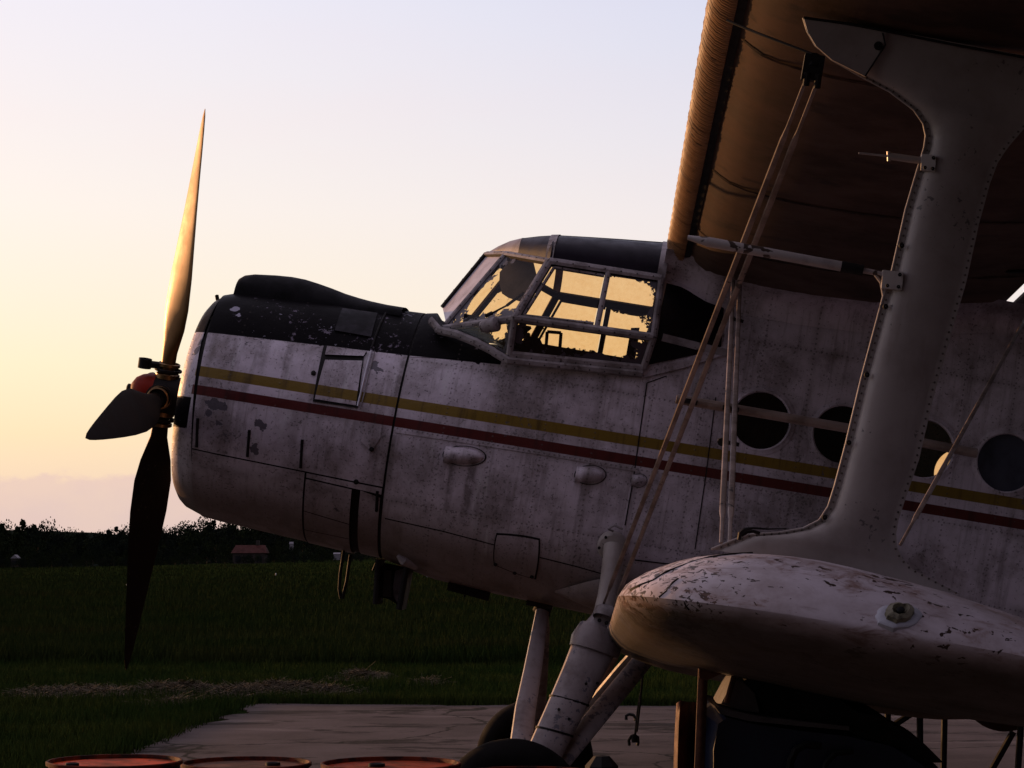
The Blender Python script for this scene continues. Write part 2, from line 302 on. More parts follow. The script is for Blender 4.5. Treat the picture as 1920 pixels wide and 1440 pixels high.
M_BLADE = dirty('worn_propeller_metal', (.14, .070, .024), (.10, .052, .020), .44, 2, (.3, .8), chips=.5, chipsc=50, chipthr=(.66, .7), chipcol=(.03, .02, .015), metal=.6, streak=((14, 14, .8), 3, (.55, .7), .5, (.05, .03, .02)), bmp=.03, vary=.1)
M_RED = dirty('red_spinner_paint', (.24, .014, .005), (.07, .006, .004), .5, 12, spec=.12)
M_CABLE = dirty('worn_rigging_paint', (.28, .22, .195), (.16, .12, .10), .5, 5, (.4, .6), chips=1.0, chipsc=12, chipthr=(.67, .68), chipcol=(.03, .02, .018))
M_TYRE = plain('tyre_rubber', (.010, .009, .009), .85, spec=.04)
M_LEG = dirty('gear_fairing_paint', (.31, .265, .27), (.17, .13, .125), .42, 5, (.4, .7), streak=((8, 8, 1), 2, (.55, .75), .6, (.12, .085, .07)), chips=1, chipsc=30, chipthr=(.615, .63), chipcol=(.12, .11, .13), bmp=.35)
M_DGLASS = plain('dark_purple_glazing', (.016, .012, .020), .4, spec=.10)
M_BLACKG = plain('black_glazing', (.005, .0045, .006), .22, spec=.12)
M_COVER = plain('slate_blue_porthole_cover', (.055, .060, .085), .5)
M_INT = plain('dim_cockpit_lining', (.018, .015, .018), .9, spec=.05)
M_VISOR = plain('grey_sun_visor', (.30, .30, .33), .5)
M_RUST = dirty('rusty_steel', (.13, .045, .022), (.05, .02, .012), .7, 9, (.4, .65), bmp=.6)
M_LAMP = plain('white_lamp_ring', (.50, .50, .56), .5)
def glass():
    m = bpy.data.materials.new('yellowed_perspex'); m.use_nodes = True; t = m.node_tree; t.nodes.clear()
    a = N(t, 'ShaderNodeTexCoord'); sp = N(t, 'ShaderNodeSeparateXYZ'); t.links.new(a.outputs['UV'], sp.inputs[0]); U, V, _ = sp.outputs
    ed = Mth(t, 'MINIMUM', Mth(t, 'MINIMUM', U, Mth(t, 'SUBTRACT', 1, U)), Mth(t, 'MINIMUM', V, Mth(t, 'SUBTRACT', 1, V)))
    v = coords(t); nn = noise(t, v, 9, 5, .7, .6); big = noise(t, v, 2.4, 1, .5)
    thr = Mth(t, 'MULTIPLY', MapR(t, Mth(t, 'ADD', Mth(t, 'MULTIPLY', nn, .6), Mth(t, 'MULTIPLY', big, .5)), .47, .66, .02, .17), 1.0)
    film = MapR(t, Mth(t, 'SUBTRACT', thr, ed), -.002, .002)
    dirt = noise(t, v, 30, 5, .7); dcol = Mix(t, MapR(t, dirt, .3, .9), (.98, .82, .58), (.90, .70, .45))
    tr = N(t, 'ShaderNodeBsdfTransparent'); t.links.new(dcol, tr.inputs[0])
    gl = N(t, 'ShaderNodeBsdfGlossy'); gl.inputs['Roughness'].default_value = .15; gl.inputs[0].default_value = (.5, .5, .5, 1)
    mx = N(t, 'ShaderNodeMixShader'); mx.inputs[0].default_value = .06; t.links.new(tr.outputs[0], mx.inputs[1]); t.links.new(gl.outputs[0], mx.inputs[2])
    df = N(t, 'ShaderNodeBsdfPrincipled'); df.inputs['Base Color'].default_value = (.035, .028, .04, 1); df.inputs['Roughness'].default_value = .4
    m2 = N(t, 'ShaderNodeMixShader'); t.links.new(film, m2.inputs[0]); t.links.new(mx.outputs[0], m2.inputs[1]); t.links.new(df.outputs[0], m2.inputs[2])
    o = N(t, 'ShaderNodeOutputMaterial'); t.links.new(m2.outputs[0], o.inputs[0]); return m
M_GLASS = glass()

# ------------------------------------------------------------------ ground, apron, field
def gz(x, y):                                # gentle rise far off to the right
    y = np.asarray(y, float); x = np.asarray(x, float); k = np.clip((y-60)/320, 0, 1.6)**2
    return k*(-.20+np.clip(x+107, -80, 400)*.0235)
xs = np.concatenate([np.linspace(-3000, -220, 16), np.linspace(-200, 200, 81), np.linspace(220, 3000, 16)])
ys = np.concatenate([np.linspace(-400, -20, 10), np.linspace(-10, 60, 36), np.linspace(65, 600, 80), np.linspace(650, 4500, 20)])
XX, YY = np.meshgrid(xs, ys, indexing='ij'); ZZ = gz(XX, YY)
for i in range(XX.shape[0]):
    for j in range(XX.shape[1]):
        x, y = XX[i, j], YY[i, j]
        if y > 30: ZZ[i, j] += .10*mnoise.noise(Vector((x*.07, y*.07, 0)))*min(1, (y-30)/20)
V = np.stack([XX, YY, ZZ], -1).reshape(-1, 3); nx_, ny_ = XX.shape
I, J = np.meshgrid(np.arange(nx_-1), np.arange(ny_-1), indexing='ij'); a0 = (I*ny_+J).ravel()
F = np.stack([a0, a0+ny_, a0+ny_+1, a0+1], 1)
m, t, b = new_mat('meadow_ground'); v = coords(t)
c = Mix(t, MapR(t, noise(t, v, .25, 5, .6), .35, .65), (.012, .022, .006), (.020, .030, .008))
c = Mix(t, Mth(t, 'MULTIPLY', MapR(t, noise(t, coords(t, (.25, 1.6, 1)), .12, 5, .65), .52, .7), .5), c, (.045, .036, .014))
c = Mix(t, MapR(t, noise(t, v, 7, 4, .7), .3, .8), c, (.012, .020, .006)); t.links.new(c, b.inputs['Base Color']); b.inputs['Roughness'].default_value = .95; b.inputs['Specular IOR Level'].default_value = 0
bump(t, b, noise(t, v, 9, 5, .7), .8, .15)
tag(fast_mesh('ground', V, F, m, smooth=True), kind='structure')
# concrete apron with a ragged edge
AX0, AX1, AY0, AY1 = -4.55, 40.0, -14.0, 27.0
bx = []
def edge(a, bb, n):
    for i in range(n):
        k = i/n; q = np.array(a)*(1-k)+np.array(bb)*k; j = .16*mnoise.noise(Vector((q[0]*1.3, q[1]*1.3, 3)))+.07*mnoise.noise(Vector((q[0]*5, q[1]*5, 9)))
        dvec = np.array(bb)-np.array(a); pn = np.array([-dvec[1], dvec[0]])/np.linalg.norm(dvec); bx.append(q+pn*j*2)
edge((AX0-.35, AY0), (AX0+.1, AY1), 160); edge((AX0+.1, AY1), (AX1, AY1-.6), 160); edge((AX1, AY1-.6), (AX1, AY0), 10); edge((AX1, AY0), (AX0-.35, AY0), 10)
mb = MB(); mb.add([(q[0], q[1], .012) for q in bx]+[(q[0], q[1], -.1) for q in bx], [tuple(range(len(bx)))]+[(i, (i+1) % len(bx), (i+1) % len(bx)+len(bx), i+len(bx)) for i in range(len(bx))])
m, t, b = new_mat('old_concrete'); v = coords(t)
c = Mix(t, MapR(t, noise(t, v, .8, 6, .65), .3, .7), (.095, .074, .072), (.058, .044, .042))
c = Mix(t, Mth(t, 'MULTIPLY', MapR(t, noise(t, coords(t, (.55, 1.3, 1)), .8, 6, .7, .5), .54, .60), .85), c, (.010, .007, .006))
c = Mix(t, Mth(t, 'MULTIPLY', MapR(t, noise(t, coords(t, (.3, .9, 1)), .6, 3, .5, 1.2), .62, .66), .4), c, (.17, .14, .135))
vo = N(t, 'ShaderNodeTexVoronoi'); vo.feature = 'DISTANCE_TO_EDGE'; vo.inputs['Scale'].default_value = .32
wv = N(t, 'ShaderNodeVectorMath', operation='MULTIPLY_ADD'); wn = N(t, 'ShaderNodeTexNoise'); wn.inputs['Scale'].default_value = 1.6; wn.inputs['Detail'].default_value = 6; t.links.new(v, wn.inputs[0]); t.links.new(wn.outputs[1], wv.inputs[0]); wv.inputs[1].default_value = (.9, .9, 0); t.links.new(v, wv.inputs[2]); t.links.new(wv.outputs[0], vo.inputs[0])
c = Mix(t, MapR(t, vo.outputs['Distance'], .012, .004), c, (.010, .008, .006))
c = Mix(t, MapR(t, noise(t, v, 30, 4, .7), .5, .8), c, (.06, .048, .046)); t.links.new(c, b.inputs['Base Color']); b.inputs['Roughness'].default_value = .85; b.inputs['Specular IOR Level'].default_value = .03
bump(t, b, noise(t, v, 12, 6, .7), .5, .02)
tag(mb.build('concrete_apron', m, smooth=False), kind='structure')

# grass blades
mg, t, b = new_mat('grass_blades'); v = coords(t); oi = noise(t, v, .5, 4, .6)
c = Mix(t, MapR(t, oi, .35, .65), (.022, .042, .010), (.040, .055, .013)); c = Mix(t, MapR(t, noise(t, v, 9, 2, .5), .60, .8), c, (.065, .055, .02))
t.links.new(c, b.inputs['Base Color']); b.inputs['Roughness'].default_value = .7; b.inputs['Specular IOR Level'].default_value = 0
def blades(name, X, Y, h, wd, mat, lean=.35):
    n = len(X); az = rng.uniform(0, math.tau, n); h = h*rng.uniform(.5, 1.25, n); z0 = gz(X, Y)
    dx, dy = np.cos(az)*wd, np.sin(az)*wd; lx, ly = rng.normal(0, lean, n)*h, rng.normal(0, lean, n)*h
    V = np.empty((n, 3, 3)); V[:, 0] = np.stack([X-dx, Y-dy, z0-.02], 1); V[:, 1] = np.stack([X+dx, Y+dy, z0-.02], 1); V[:, 2] = np.stack([X+lx, Y+ly, z0+h], 1)
    return fast_mesh(name, V.reshape(-1, 3), np.arange(3*n).reshape(-1, 3), mat)
def inside_apron(X, Y): return (X > AX0-.1+(Y-20)*.012+.1*np.sin(Y*2.1)) & (X < AX1) & (Y < AY1-.05+.08*np.sin(X*3.1)) & (Y > AY0)
n = 210000; Yg = 13+(42-13)*rng.random(n)**.8; Xg = (rng.random(n)*1.12-.06)*(Yg*1920/FOC)-Yg*VX/FOC
k = ~inside_apron(Xg, Yg); Xg, Yg = Xg[k], Yg[k]
clump = np.array([mnoise.noise(Vector((x*.8, y*.8, 0))) for x, y in zip(Xg, Yg)])
tag(blades('mown_grass', Xg, Yg, .07+.10*np.clip(clump+.3, 0, 1), .006+.0*Xg, mg), kind='stuff')
n = 300000; Yg = 1/(1/37-rng.random(n)*(1/37-1/335)); Xg = (rng.random(n)*1.12-.06)*(Yg*1920/FOC)-Yg*VX/FOC
m2, t, b = new_mat('tall_meadow_blades'); v = coords(t); c = Mix(t, MapR(t, noise(t, v, .22, 5, .6), .35, .65), (.019, .033, .009), (.033, .042, .013))
c = Mix(t, Mth(t, 'MULTIPLY', MapR(t, noise(t, coords(t, (.3, 1.2, 1)), .16, 4, .6), .5, .7), .6), c, (.042, .032, .013)); t.links.new(c, b.inputs['Base Color']); b.inputs['Roughness'].default_value = .8; b.inputs['Specular IOR Level'].default_value = 0
tag(blades('tall_meadow_grass', Xg, Yg, .28+0*Xg, .009+.00016*Yg, m2, .25), kind='stuff')
# fringe of weeds at the apron edge
n = 16000; Yg = 12+15.2*rng.random(n); Xg = AX0-.25+rng.normal(0, .22, n); k = Xg < AX0+.12; Xg, Yg = Xg[k], Yg[k]
n2 = 26000; Xf = AX0+rng.random(n2)*18; Yf = AY1+.15+np.abs(rng.normal(0, .25, n2))
tag(blades('edge_weeds', np.concatenate([Xg, Xf]), np.concatenate([Yg, Yf]), .13+0*np.concatenate([Xg, Xf]), .007, mg), kind='stuff')
# mown hay swath
mh, t, b = new_mat('dry_hay'); c = Mix(t, noise(t, coords(t), 6, 4, .6), (.030, .024, .011), (.085, .058, .026)); t.links.new(c, b.inputs['Base Color']); b.inputs['Roughness'].default_value = .9
def hay(name, cs):
    P = []
    for (px, py, wpx, hh, cnt) in cs:
        dd = EYE*FOC/(py-HY); c0 = W(px, py, dd); wd = wpx*dd/FOC
        cnt = int(cnt*1.1); hh = hh*.7; x = c0[0]+rng.normal(0, wd/2.0, cnt); y = c0[1]+rng.normal(0, .35, cnt)
        hm = hh*np.exp(-((x-c0[0])/(wd*.45))**2-((y-c0[1])/.4)**2)*rng.random(cnt)**.35
        P.append(np.stack([x, y, hm+.01], 1))
    P = np.concatenate(P); n = len(P); az = rng.uniform(0, math.tau, n); L = rng.uniform(.08, .34, n); dz = rng.normal(0, .25, n)*L
    d = np.stack([np.cos(az)*L, np.sin(az)*L, dz], 1); s_ = np.stack([-np.sin(az), np.cos(az), 0*az], 1)*.002+np.array([0, 0, .0016])
    V = np.stack([P-d/2-s_, P+d/2-s_, P+d/2+s_, P-d/2+s_], 1); V[..., 2] = np.maximum(V[..., 2], .01)
    return fast_mesh(name, V.reshape(-1, 3), np.arange(4*n).reshape(-1, 4), mh)
cs = [(px, 1302+random.uniform(-4, 4), 46, random.uniform(.05, .11), 900) for px in range(70, 215, 22)]
cs += [(px, 1298+random.uniform(-5, 5), 60, random.uniform(.10, .24), 1700) for px in (300, 345, 372, 420, 436, 470, 515, 560, 610)]
cs += [(330, 1318, 60, .08, 900), (672, 1272, 44, .20, 1500), (690, 1271, 30, .12, 700), (800, 1280, 30, .08, 500)]
tag(hay('hay_swath', cs), kind='stuff')
# little white marks far out on the field
mwh = plain('white_marker_paint', (.75, .75, .78), .5)
mk_lab = ['small white field marker just right of the lower propeller blade, below the red-roofed house', 'small white field marker just left of the lower propeller blade', 'small white field marker furthest right, under the fuselage']
for (px, py), lb in zip(((517, 1079), (238, 1096), (800, 1082)), mk_lab):
    dd = 150; q = W(px, py, dd); dz = gz(q[0], dd); g0 = W(px, py+8, dd)
    dd2 = EYE*FOC/(py+6-HY); q = W(px, py, dd2); q2 = np.array([q[0], q[1], float(gz(q[0], q[1]))])
    r_ = 1.2*dd2/FOC
    mb = MB(); mb.lathe([(0, r_*.9), (r_*3.0, r_), (r_*3.6, r_*.6), (r_*3.9, .001)], q2, (0, 0, 1), 10); mb.lathe([(0, r_*2), (r_*.4, r_*2), (r_*.5, .001)], q2, (0, 0, 1), 10)
    tag(mb.build('field_marker', mwh), lb, 'marker', 'white markers on the field')

# ------------------------------------------------------------------ trees
def leafmat(name, a, bcol):
    m, t, b = new_mat(name); c = Mix(t, MapR(t, noise(t, coords(t), .8, 3, .6), .35, .65), a, bcol); t.links.new(c, b.inputs['Base Color']); b.inputs['Roughness'].default_value = .8; b.inputs['Specular IOR Level'].default_value = 0; return m
ML = [leafmat('leaf_dark', (.010, .014, .012), (.016, .021, .014)), leafmat('leaf_green', (.012, .018, .010), (.020, .027, .012))]
M_BARK = plain('bark', (.06, .045, .035), .9)
def crown_arrays(r, n, leaf, kind=0, h=1.0):
    C = []; 
    nl = 9
    lobes = [(rng.normal(0, .30), rng.normal(0, .30), rng.uniform(.30, .88)*h, rng.uniform(.20, .36)) for _ in range(nl)]
    if kind == 1: lobes = [(rng.normal(0, .10), rng.normal(0, .10), z, .34*(1.06-z)+.05) for z in np.linspace(.15, .98, 10)]
    if kind == 2: lobes = [(rng.normal(0, .45), rng.normal(0, .35), rng.uniform(.25, .7), rng.uniform(.25, .42)) for _ in range(8)]
    for i in range(n):
        lx, ly, lz, lr = lobes[rng.integers(len(lobes))]
        d = nrm(rng.normal(size=3)); rr = lr*rng.random()**.4
        C.append((lx+d[0]*rr, ly+d[1]*rr, max(.03, lz+d[2]*rr*.85)))
    C = np.array(C); a = rng.normal(size=(n, 3)); a /= np.linalg.norm(a, axis=1)[:, None]; b2 = np.cross(a, rng.normal(size=(n, 3))); b2 /= np.linalg.norm(b2, axis=1)[:, None]
    s1 = leaf*rng.uniform(.5, 1.3, n)[:, None]
    V = np.stack([C+a*s1, C+b2*s1*.8, C-a*s1*.7, C-b2*s1], 1)
    return V.reshape(-1, 3), np.arange(4*n).reshape(-1, 4)
protos = []
for kd, cnt in ((0, 3), (1, 2), (2, 2)):
    for q in range(cnt):
        Vc, Fc = crown_arrays(1, 1100, .034, kd)
        oc = fast_mesh('crown', Vc, Fc, ML[q % 2]); bpy.data.objects.remove(oc)
        mb = MB(); hgt = .55 if kd != 2 else .3
        mb.tube([(0, 0, -.03), (.01, 0, hgt*.5), (-.01, .01, hgt)], [.03, .022, .012], 7)
        for _ in range(4): z = random.uniform(.3, .9)*hgt; an = random.uniform(0, 6.28); mb.tube([(0, 0, z), (math.cos(an)*.2, math.sin(an)*.2, z+.2)], [.012, .005], 5)
        ot = mb.build('trunk', M_BARK); 
        protos.append((kd, bpy.data.meshes['crown'+('' if not protos else '.%03d' % len(protos))] if False else oc_data if False else Fc, None))
        protos[-1] = (kd, Vc, Fc, ot.data, ML[q % 2]); bpy.data.objects.remove(ot)
pm = []
for kd, Vc, Fc, td, ml in protos:
    o = fast_mesh('crown', Vc, Fc, ml); pm.append((kd, o.data, td)); bpy.data.objects.remove(o)
TL = {0: ('dark broad-crowned tree in the wood edge beyond the field', 'tree', 'broad trees along the far wood edge'),
      1: ('dark pointed conifer in the wood edge beyond the field', 'tree', 'conifers along the far wood edge'),
      2: ('low dark bush at the foot of the far wood edge', 'bush', 'bushes along the far field edge')}
def put_tree(kd, x, y, h, wf):
    c = [q for q in pm if q[0] == kd]; _, cd, td = random.choice(c); lb = TL[kd]
    e = empty({0: 'broadleaf_tree', 1: 'conifer_tree', 2: 'bush'}[kd], lb[0], lb[1], (x, y, float(gz(x, y))-.1), (0, 0, random.uniform(0, 6.28)), lb[2]); e.scale = (h*wf, h*wf, h)
    for nm, d in (('trunk', td), ('crown', cd)):
        o = bpy.data.objects.new(nm, d); sc.collection.objects.link(o); o.parent = e
TOP = [(-200, 970), (0, 979), (70, 980), (82, 986), (92, 995), (130, 996), (160, 993), (250, 990), (290, 990), (330, 987), (350, 980), (380, 974), (450, 978), (520, 984), (600, 990), (760, 992), (900, 985)]
def topy(px): return float(np.interp(px, [q[0] for q in TOP], [q[1] for q in TOP]))
for row, (dd, fr, kinds, step) in enumerate(((357, .20, (2,), 15), (372, .38, (2,), 22), (400, .66, (0, 0, 2), 22), (440, .90, (0, 0, 1), 19), (480, 1.0, (0, 0, 1), 17))):
    px = -70
    while px < 790:
        yb = W(px, 1000, dd); zt = W(px, topy(px)+random.uniform(-3, 5), dd)[2]; x = yb[0]; g0 = float(gz(x, dd)); h = (zt-g0)*fr*random.uniform(.92, 1.04)
        kd = random.choice(kinds); put_tree(kd, x, dd+random.uniform(-8, 8), h*(.97 if kd == 1 else 1.0)/(.72 if kd == 2 else 1), (.75 if kd == 2 else random.uniform(.55, .8)) if kd != 1 else .75)
        px += step*random.uniform(.7, 1.35)
# the rest of the wood, beyond and to both sides: one mass
cs_ = []
for x in np.arange(-620, 700, 4.2):
    px = VX+x*FOC/520; tb = topy(min(max(px, -200), 900)); 
    for dd in (505, 530):
        z = W(px, tb+4, dd)[2]; g0 = float(gz(x, dd)); hh = max(z-g0, 6)*random.uniform(.9, 1.04)
        if -70 < VX+x*FOC/440 < 790 or True:
            Vc, Fc = protos[random.randrange(3)][1:3]; k = slice(0, 4*640); Vq = Vc[k]*np.array([hh*.62*random.choice((-1, 1)), hh*.62, hh*.95])+np.array([x+random.uniform(-2, 2), dd+random.uniform(-8, 8), g0]); cs_.append(Vq)
Vw = np.concatenate(cs_); tag(fast_mesh('woodland', Vw, np.arange(len(Vw)).reshape(-1, 4), ML[0]), kind='stuff')
# hill the wood stands on
mb = MB(); G = []
for x in np.linspace(-900, 1000, 500):
    px = VX+x*FOC/560; zt = W(px, topy(min(max(px, -200), 900))+10, 560)[2]; zt += .5*mnoise.noise(Vector((x*.11, 0, 0))); G.append([(x, 500, -3), (x, 545, zt*.7), (x, 570, zt*.9), (x, 700, zt*.95), (x, 900, -3)])
mb.grid(G); tag(mb.build('wooded_hill', ML[0]), kind='structure')

# red-roofed house and pale buildings in the trees
M_ROOF = dirty('red_clay_roof', (.065, .012, .008), (.035, .008, .006), .8, 1.5); M_WALL = plain('dim_render', (.06, .05, .045), .9); M_WIN = plain('dark_window', (.02, .02, .025), .3); M_WHITE = plain('white_wall', (.30, .28, .31), .8)
def house(name, label, px0, px1, py_ridge, py_eave, py_base, dd, roofm, wallm, gable=False, hip=.18):
    q0 = W(px0, py_base, dd); q1 = W(px1, py_base, dd); L = q1[0]-q0[0]; zr = W(px0, py_ridge, dd)[2]; ze = W(px0, py_eave, dd)[2]; zb = q0[2]-.6; wd = L*.6 if not gable else L*1.3
    cx = (q0[0]+q1[0])/2; e = empty(name, label, 'house', (cx, dd, zb)); H = ze-zb; Rr = zr-zb; h = L/2; o_ = .35
    mb = MB(); mb.box((0, 0, H/2), (L*.9, wd*.9, H)); mb.build('wall', wallm, e, False)
    mb = MB(); k = 0 if not gable else 0
    if gable: vs = [(-h, -wd/2, H), (h, -wd/2, H), (h, wd/2, H), (-h, wd/2, H), (0, -wd/2, Rr), (0, wd/2, Rr)]; fs = [(0, 4, 5, 3), (1, 2, 5, 4), (0, 1, 4), (2, 3, 5), (0, 3, 2, 1)]
    else: vs = [(-h, -wd/2, H), (h, -wd/2, H), (h, wd/2, H), (-h, wd/2, H), (-h*(1-hip), 0, Rr), (h*(1-hip), 0, Rr)]; fs = [(0, 1, 5, 4), (2, 3, 4, 5), (0, 4, 3), (1, 2, 5), (0, 3, 2, 1)]
    mb.add(vs, fs); rf = mb.build('roof', roofm, e, False)
    if not gable:
        mb = MB(); mb.box((h*.4, .2, Rr+.2), (.6, .6, 1.2)); mb.build('chimney', wallm, rf, False)
    for i in range(3 if not gable else 1):
        mb = MB(); mb.box(((-.5+i*.5)*L*.6 if not gable else 0, -wd*.45-.04, H*.5), (.9, .1, min(1.1, H*.5))); mb.build('window', M_WIN, e, False)
    return e
house('farmhouse', 'low farmhouse with a dull red hipped roof between the trees', 436, 503, 1022, 1037, 1052, 362, M_ROOF, M_WALL)
house('gabled_house', 'tiny white gabled house among the trees at the far left', 22, 37, 1040, 1047, 1056, 362, M_WHITE, M_WALL, True)
def shed(label, px0, px1, py0, py1, dd):
    q0 = W(px0, py1, dd); q1 = W(px1, py0, dd); e = empty('pale_shed', label, 'shed', ((q0[0]+q1[0])/2, dd, q0[2]-.8)); L = q1[0]-q0[0]; H = q1[2]-q0[2]+.8
    mb = MB(); mb.box((0, 0, H*.4), (L, L*.8, H*.8)); mb.build('wall', M_WHITE, e, False)
    mb = MB(); mb.add([(-L*.55, -L*.45, H*.8), (L*.55, -L*.45, H*.8), (L*.55, L*.45, H*.8), (-L*.55, L*.45, H*.8), (-L*.55, 0, H), (L*.55, 0, H)], [(0, 1, 5, 4), (2, 3, 4, 5), (0, 4, 3), (1, 2, 5), (0, 3, 2, 1)]); mb.build('roof', M_WHITE, e, False)
shed('pale shed in the trees right of the red-roofed house, higher of the two', 543, 550, 1016, 1025, 378)
shed('pale shed low at the field edge under the engine cowling', 626, 638, 1036, 1041, 364)

# ================================================================== THE AIRCRAFT
plane = empty('biplane', 'old white biplane with yellow and red stripes and black nose top parked on the apron', 'aircraft', (0, DIST, 0), (0, ALF, 0))
NC = 2.30
def ip(x, xs, ys): return float(np.interp(x, xs, ys))
RS = ([-3.045, -3.05, -3.038, -3.012, -2.975, -2.940, -2.88, -2.75, -2.5, -2.2, -1.9, -1.72], [.50, .545, .59, .635, .668, .684, .700, .712, .725, .742, .760, .768])
def cr(s): return ip(s, RS[0][1:], RS[1][1:])
def cowl_pt(s, th, off=0):
    r = cr(s)+off; return np.array([s, -r*math.sin(th), NC+r*math.cos(th)])
def cowl_n(s, th): 
    dr = (cr(s+.02)-cr(s-.02))/.04; return nrm((-dr, -math.sin(th), math.cos(th)))
def cowl_st(px, py):                     # pixel -> (s, theta) on port side of the cowling
    u = .6
    for _ in range(30):
        q = A(px, py, u); r = cr(min(max(q[0], -3.08), -1.6)); h = (q[2]-NC)/r; un = r*math.sqrt(max(1-h*h, .0)) if abs(h) < 1 else 0; u = .5*u+.5*un
    q = A(px, py, u); return q[0], math.atan2(u, q[2]-NC)
BS = [-1.72, -1.4, -1.0, -.35, .5, 3.0, 5.5, 8.8]
BB = [1.535, 1.467, 1.446, 1.425, 1.42, 1.46, 1.75, 2.55]
BT = [3.070, 3.13, 3.30, 3.70, 3.72, 3.68, 3.50, 3.15]
BW = [.768, .80, .84, .87, .88, .86, .60, .10]
BP = [2.0, 2.2, 2.7, 3.6, 4.0, 4.0, 3.0, 2.3]
def body_u(s, n):
    a, bb, ww, pp = ip(s, BS, BB), ip(s, BS, BT), ip(s, BS, BW), ip(s, BS, BP); c = (a+bb)/2; h = (bb-a)/2; k = min(abs(n-c)/h, 1)
    return ww*(1-k**pp)**(1/pp)
def body_pt(s, n, side=1): return np.array([s, -side*body_u(s, n), n])
def body_nrm(s, n, side=1):
    e = .015; ds = body_pt(s+e, n, side)-body_pt(s-e, n, side); dn = body_pt(s, n+e, side)-body_pt(s, n-e, side); v = np.cross(ds, dn)*side
    v = nrm(v); return v if v[1]*side < 0 else -v
def body_sn(px, py):
    u = .8
    for _ in range(30): q = A(px, py, u); u = .5*u+.5*body_u(q[0], q[2])
    q = A(px, py, u); return q[0], q[2]

# --- cowling: dark under-skin, then separate panels with open joints
mb = MB(); SS = [-3.09, -3.075, -3.04, -2.99, -2.95, -2.88, -2.75, -2.5, -2.2, -1.9, -1.70]; TT = np.linspace(0, 2*math.pi, 65)[:-1]
mb.grid([[cowl_pt(s, th, -.010) for th in TT] for s in SS[4:]], cv=True)
inner = [(-3.0, .49), (-2.9, .52), (-2.7, .60), (-2.3, .68), (-1.75, .70)]
mb.grid([[np.array([s, -r*math.sin(th), NC+r*math.cos(th)]) for th in TT] for s, r in inner], cv=True)
cow = mb.build('cowling', M_DARK, plane)
def ring_s(n): return -2.963+(2.684-n)*.104
mb = MB(); G = []
for th in TT:
    pr = [(-2.86, .50), (-2.96, .485), (-3.02, .487), (-3.043, .505), (-3.050, .545), (-3.038, .59), (-3.008, .635), (-2.972, .664)]
    row = [np.array([s, -r*math.sin(th), NC+r*math.cos(th)]) for s, r in pr]; sr = ring_s(NC+.68*math.cos(th))-.006; row.append(cowl_pt(max(sr, -2.962), th, .0)); row.append(cowl_pt(max(sr, -2.962)+.003, th)); G.append(row)
mb.grid(G, cu=True); mb.build('nose_ring', M_LIV, cow)
def cpanel(name, st, off=.006, nu=10, nv=14, mat=M_LIV, parent=cow, both=True, gap=0):
    (s0, t0), (s1, t1), (s2, t2), (s3, t3) = st      # TL TR BR BL
    for sg in ((1, -1) if both else (1,)):
        G = []
        for i in range(nu+1):
            a = i/nu; row = []
            for j in range(nv+1):
                c = j/nv; s = (s0*(1-a)+s1*a)*(1-c)+(s3*(1-a)+s2*a)*c; th = (t0*(1-a)+t1*a)*(1-c)+(t3*(1-a)+t2*a)*c
                row.append((cowl_pt(s, th*sg, -.004), cowl_n(s, th*sg)))
            G.append(row)
        mb = MB(); mb.slab(G, off+.004, 0, 1); mb.build(name, [mat, M_DARK], parent)
sA, tA = cowl_st(357, 840); sB, tB = cowl_st(713, 913); sC, tC = cowl_st(463, 860)
sv, tv = cowl_st(573, 890); g = .006
def lerp(a, b, k): return a+(b-a)*k
tH = lambda s: ip(s, [sA, sB], [tA, tB])
def ringt(th): return ring_s(NC+.69*math.cos(th))
cpanel('cowling_panel', [(ringt(0)+.02, 0), (-1.728, 0), (-1.728, tH(-1.73)-g), (ringt(tH(-2.9))+.004, tH(-2.9)-g)], .002, 16, 26)
cpanel('cowling_panel', [(ringt(tH(-2.9))+.004, tH(-2.9)+g), (sv-g, tH(sv)+g), (sv-g, math.pi), (-2.86, math.pi)], .002, 12, 18)
# gill section: header strip, three gill flaps, dark gap, rear plate
sg0, tg0 = cowl_st(573, 897); sg1, tg1 = cowl_st(660, 917); _, tl1 = cowl_st(573, 958); _, tl1b = cowl_st(657, 983); _, tl2 = cowl_st(575, 993); _, tl2b = cowl_st(657, 1010)
cpanel('gill_header', [(sv+g, tH(sv)+g), (-1.73, tH(-1.73)+g), (-1.73, tg1-.005), (sv+g, tg0-.012)], .004, 8, 3)
cpanel('gill_flap', [(sv+g, tg0), (sg1, tg1), (sg1, tl1b-.008), (sv+g, tl1-.008)], .006, 8, 6)
cpanel('gill_flap', [(sv+g, tl1), (sg1, tl1b), (sg1, tl2b-.008), (sv+g, tl2-.008)], .006, 8, 6)
cpanel('gill_flap', [(sv+g, tl2), (sg1, tl2b), (sg1, math.pi), (sv+g, math.pi)], .006, 8, 10)
cpanel('cowling_panel', [(sg1+.05, tg1), (-1.735, tg1+.03), (-1.735, math.pi), (sg1+.05, math.pi)], -.004, 6, 14)
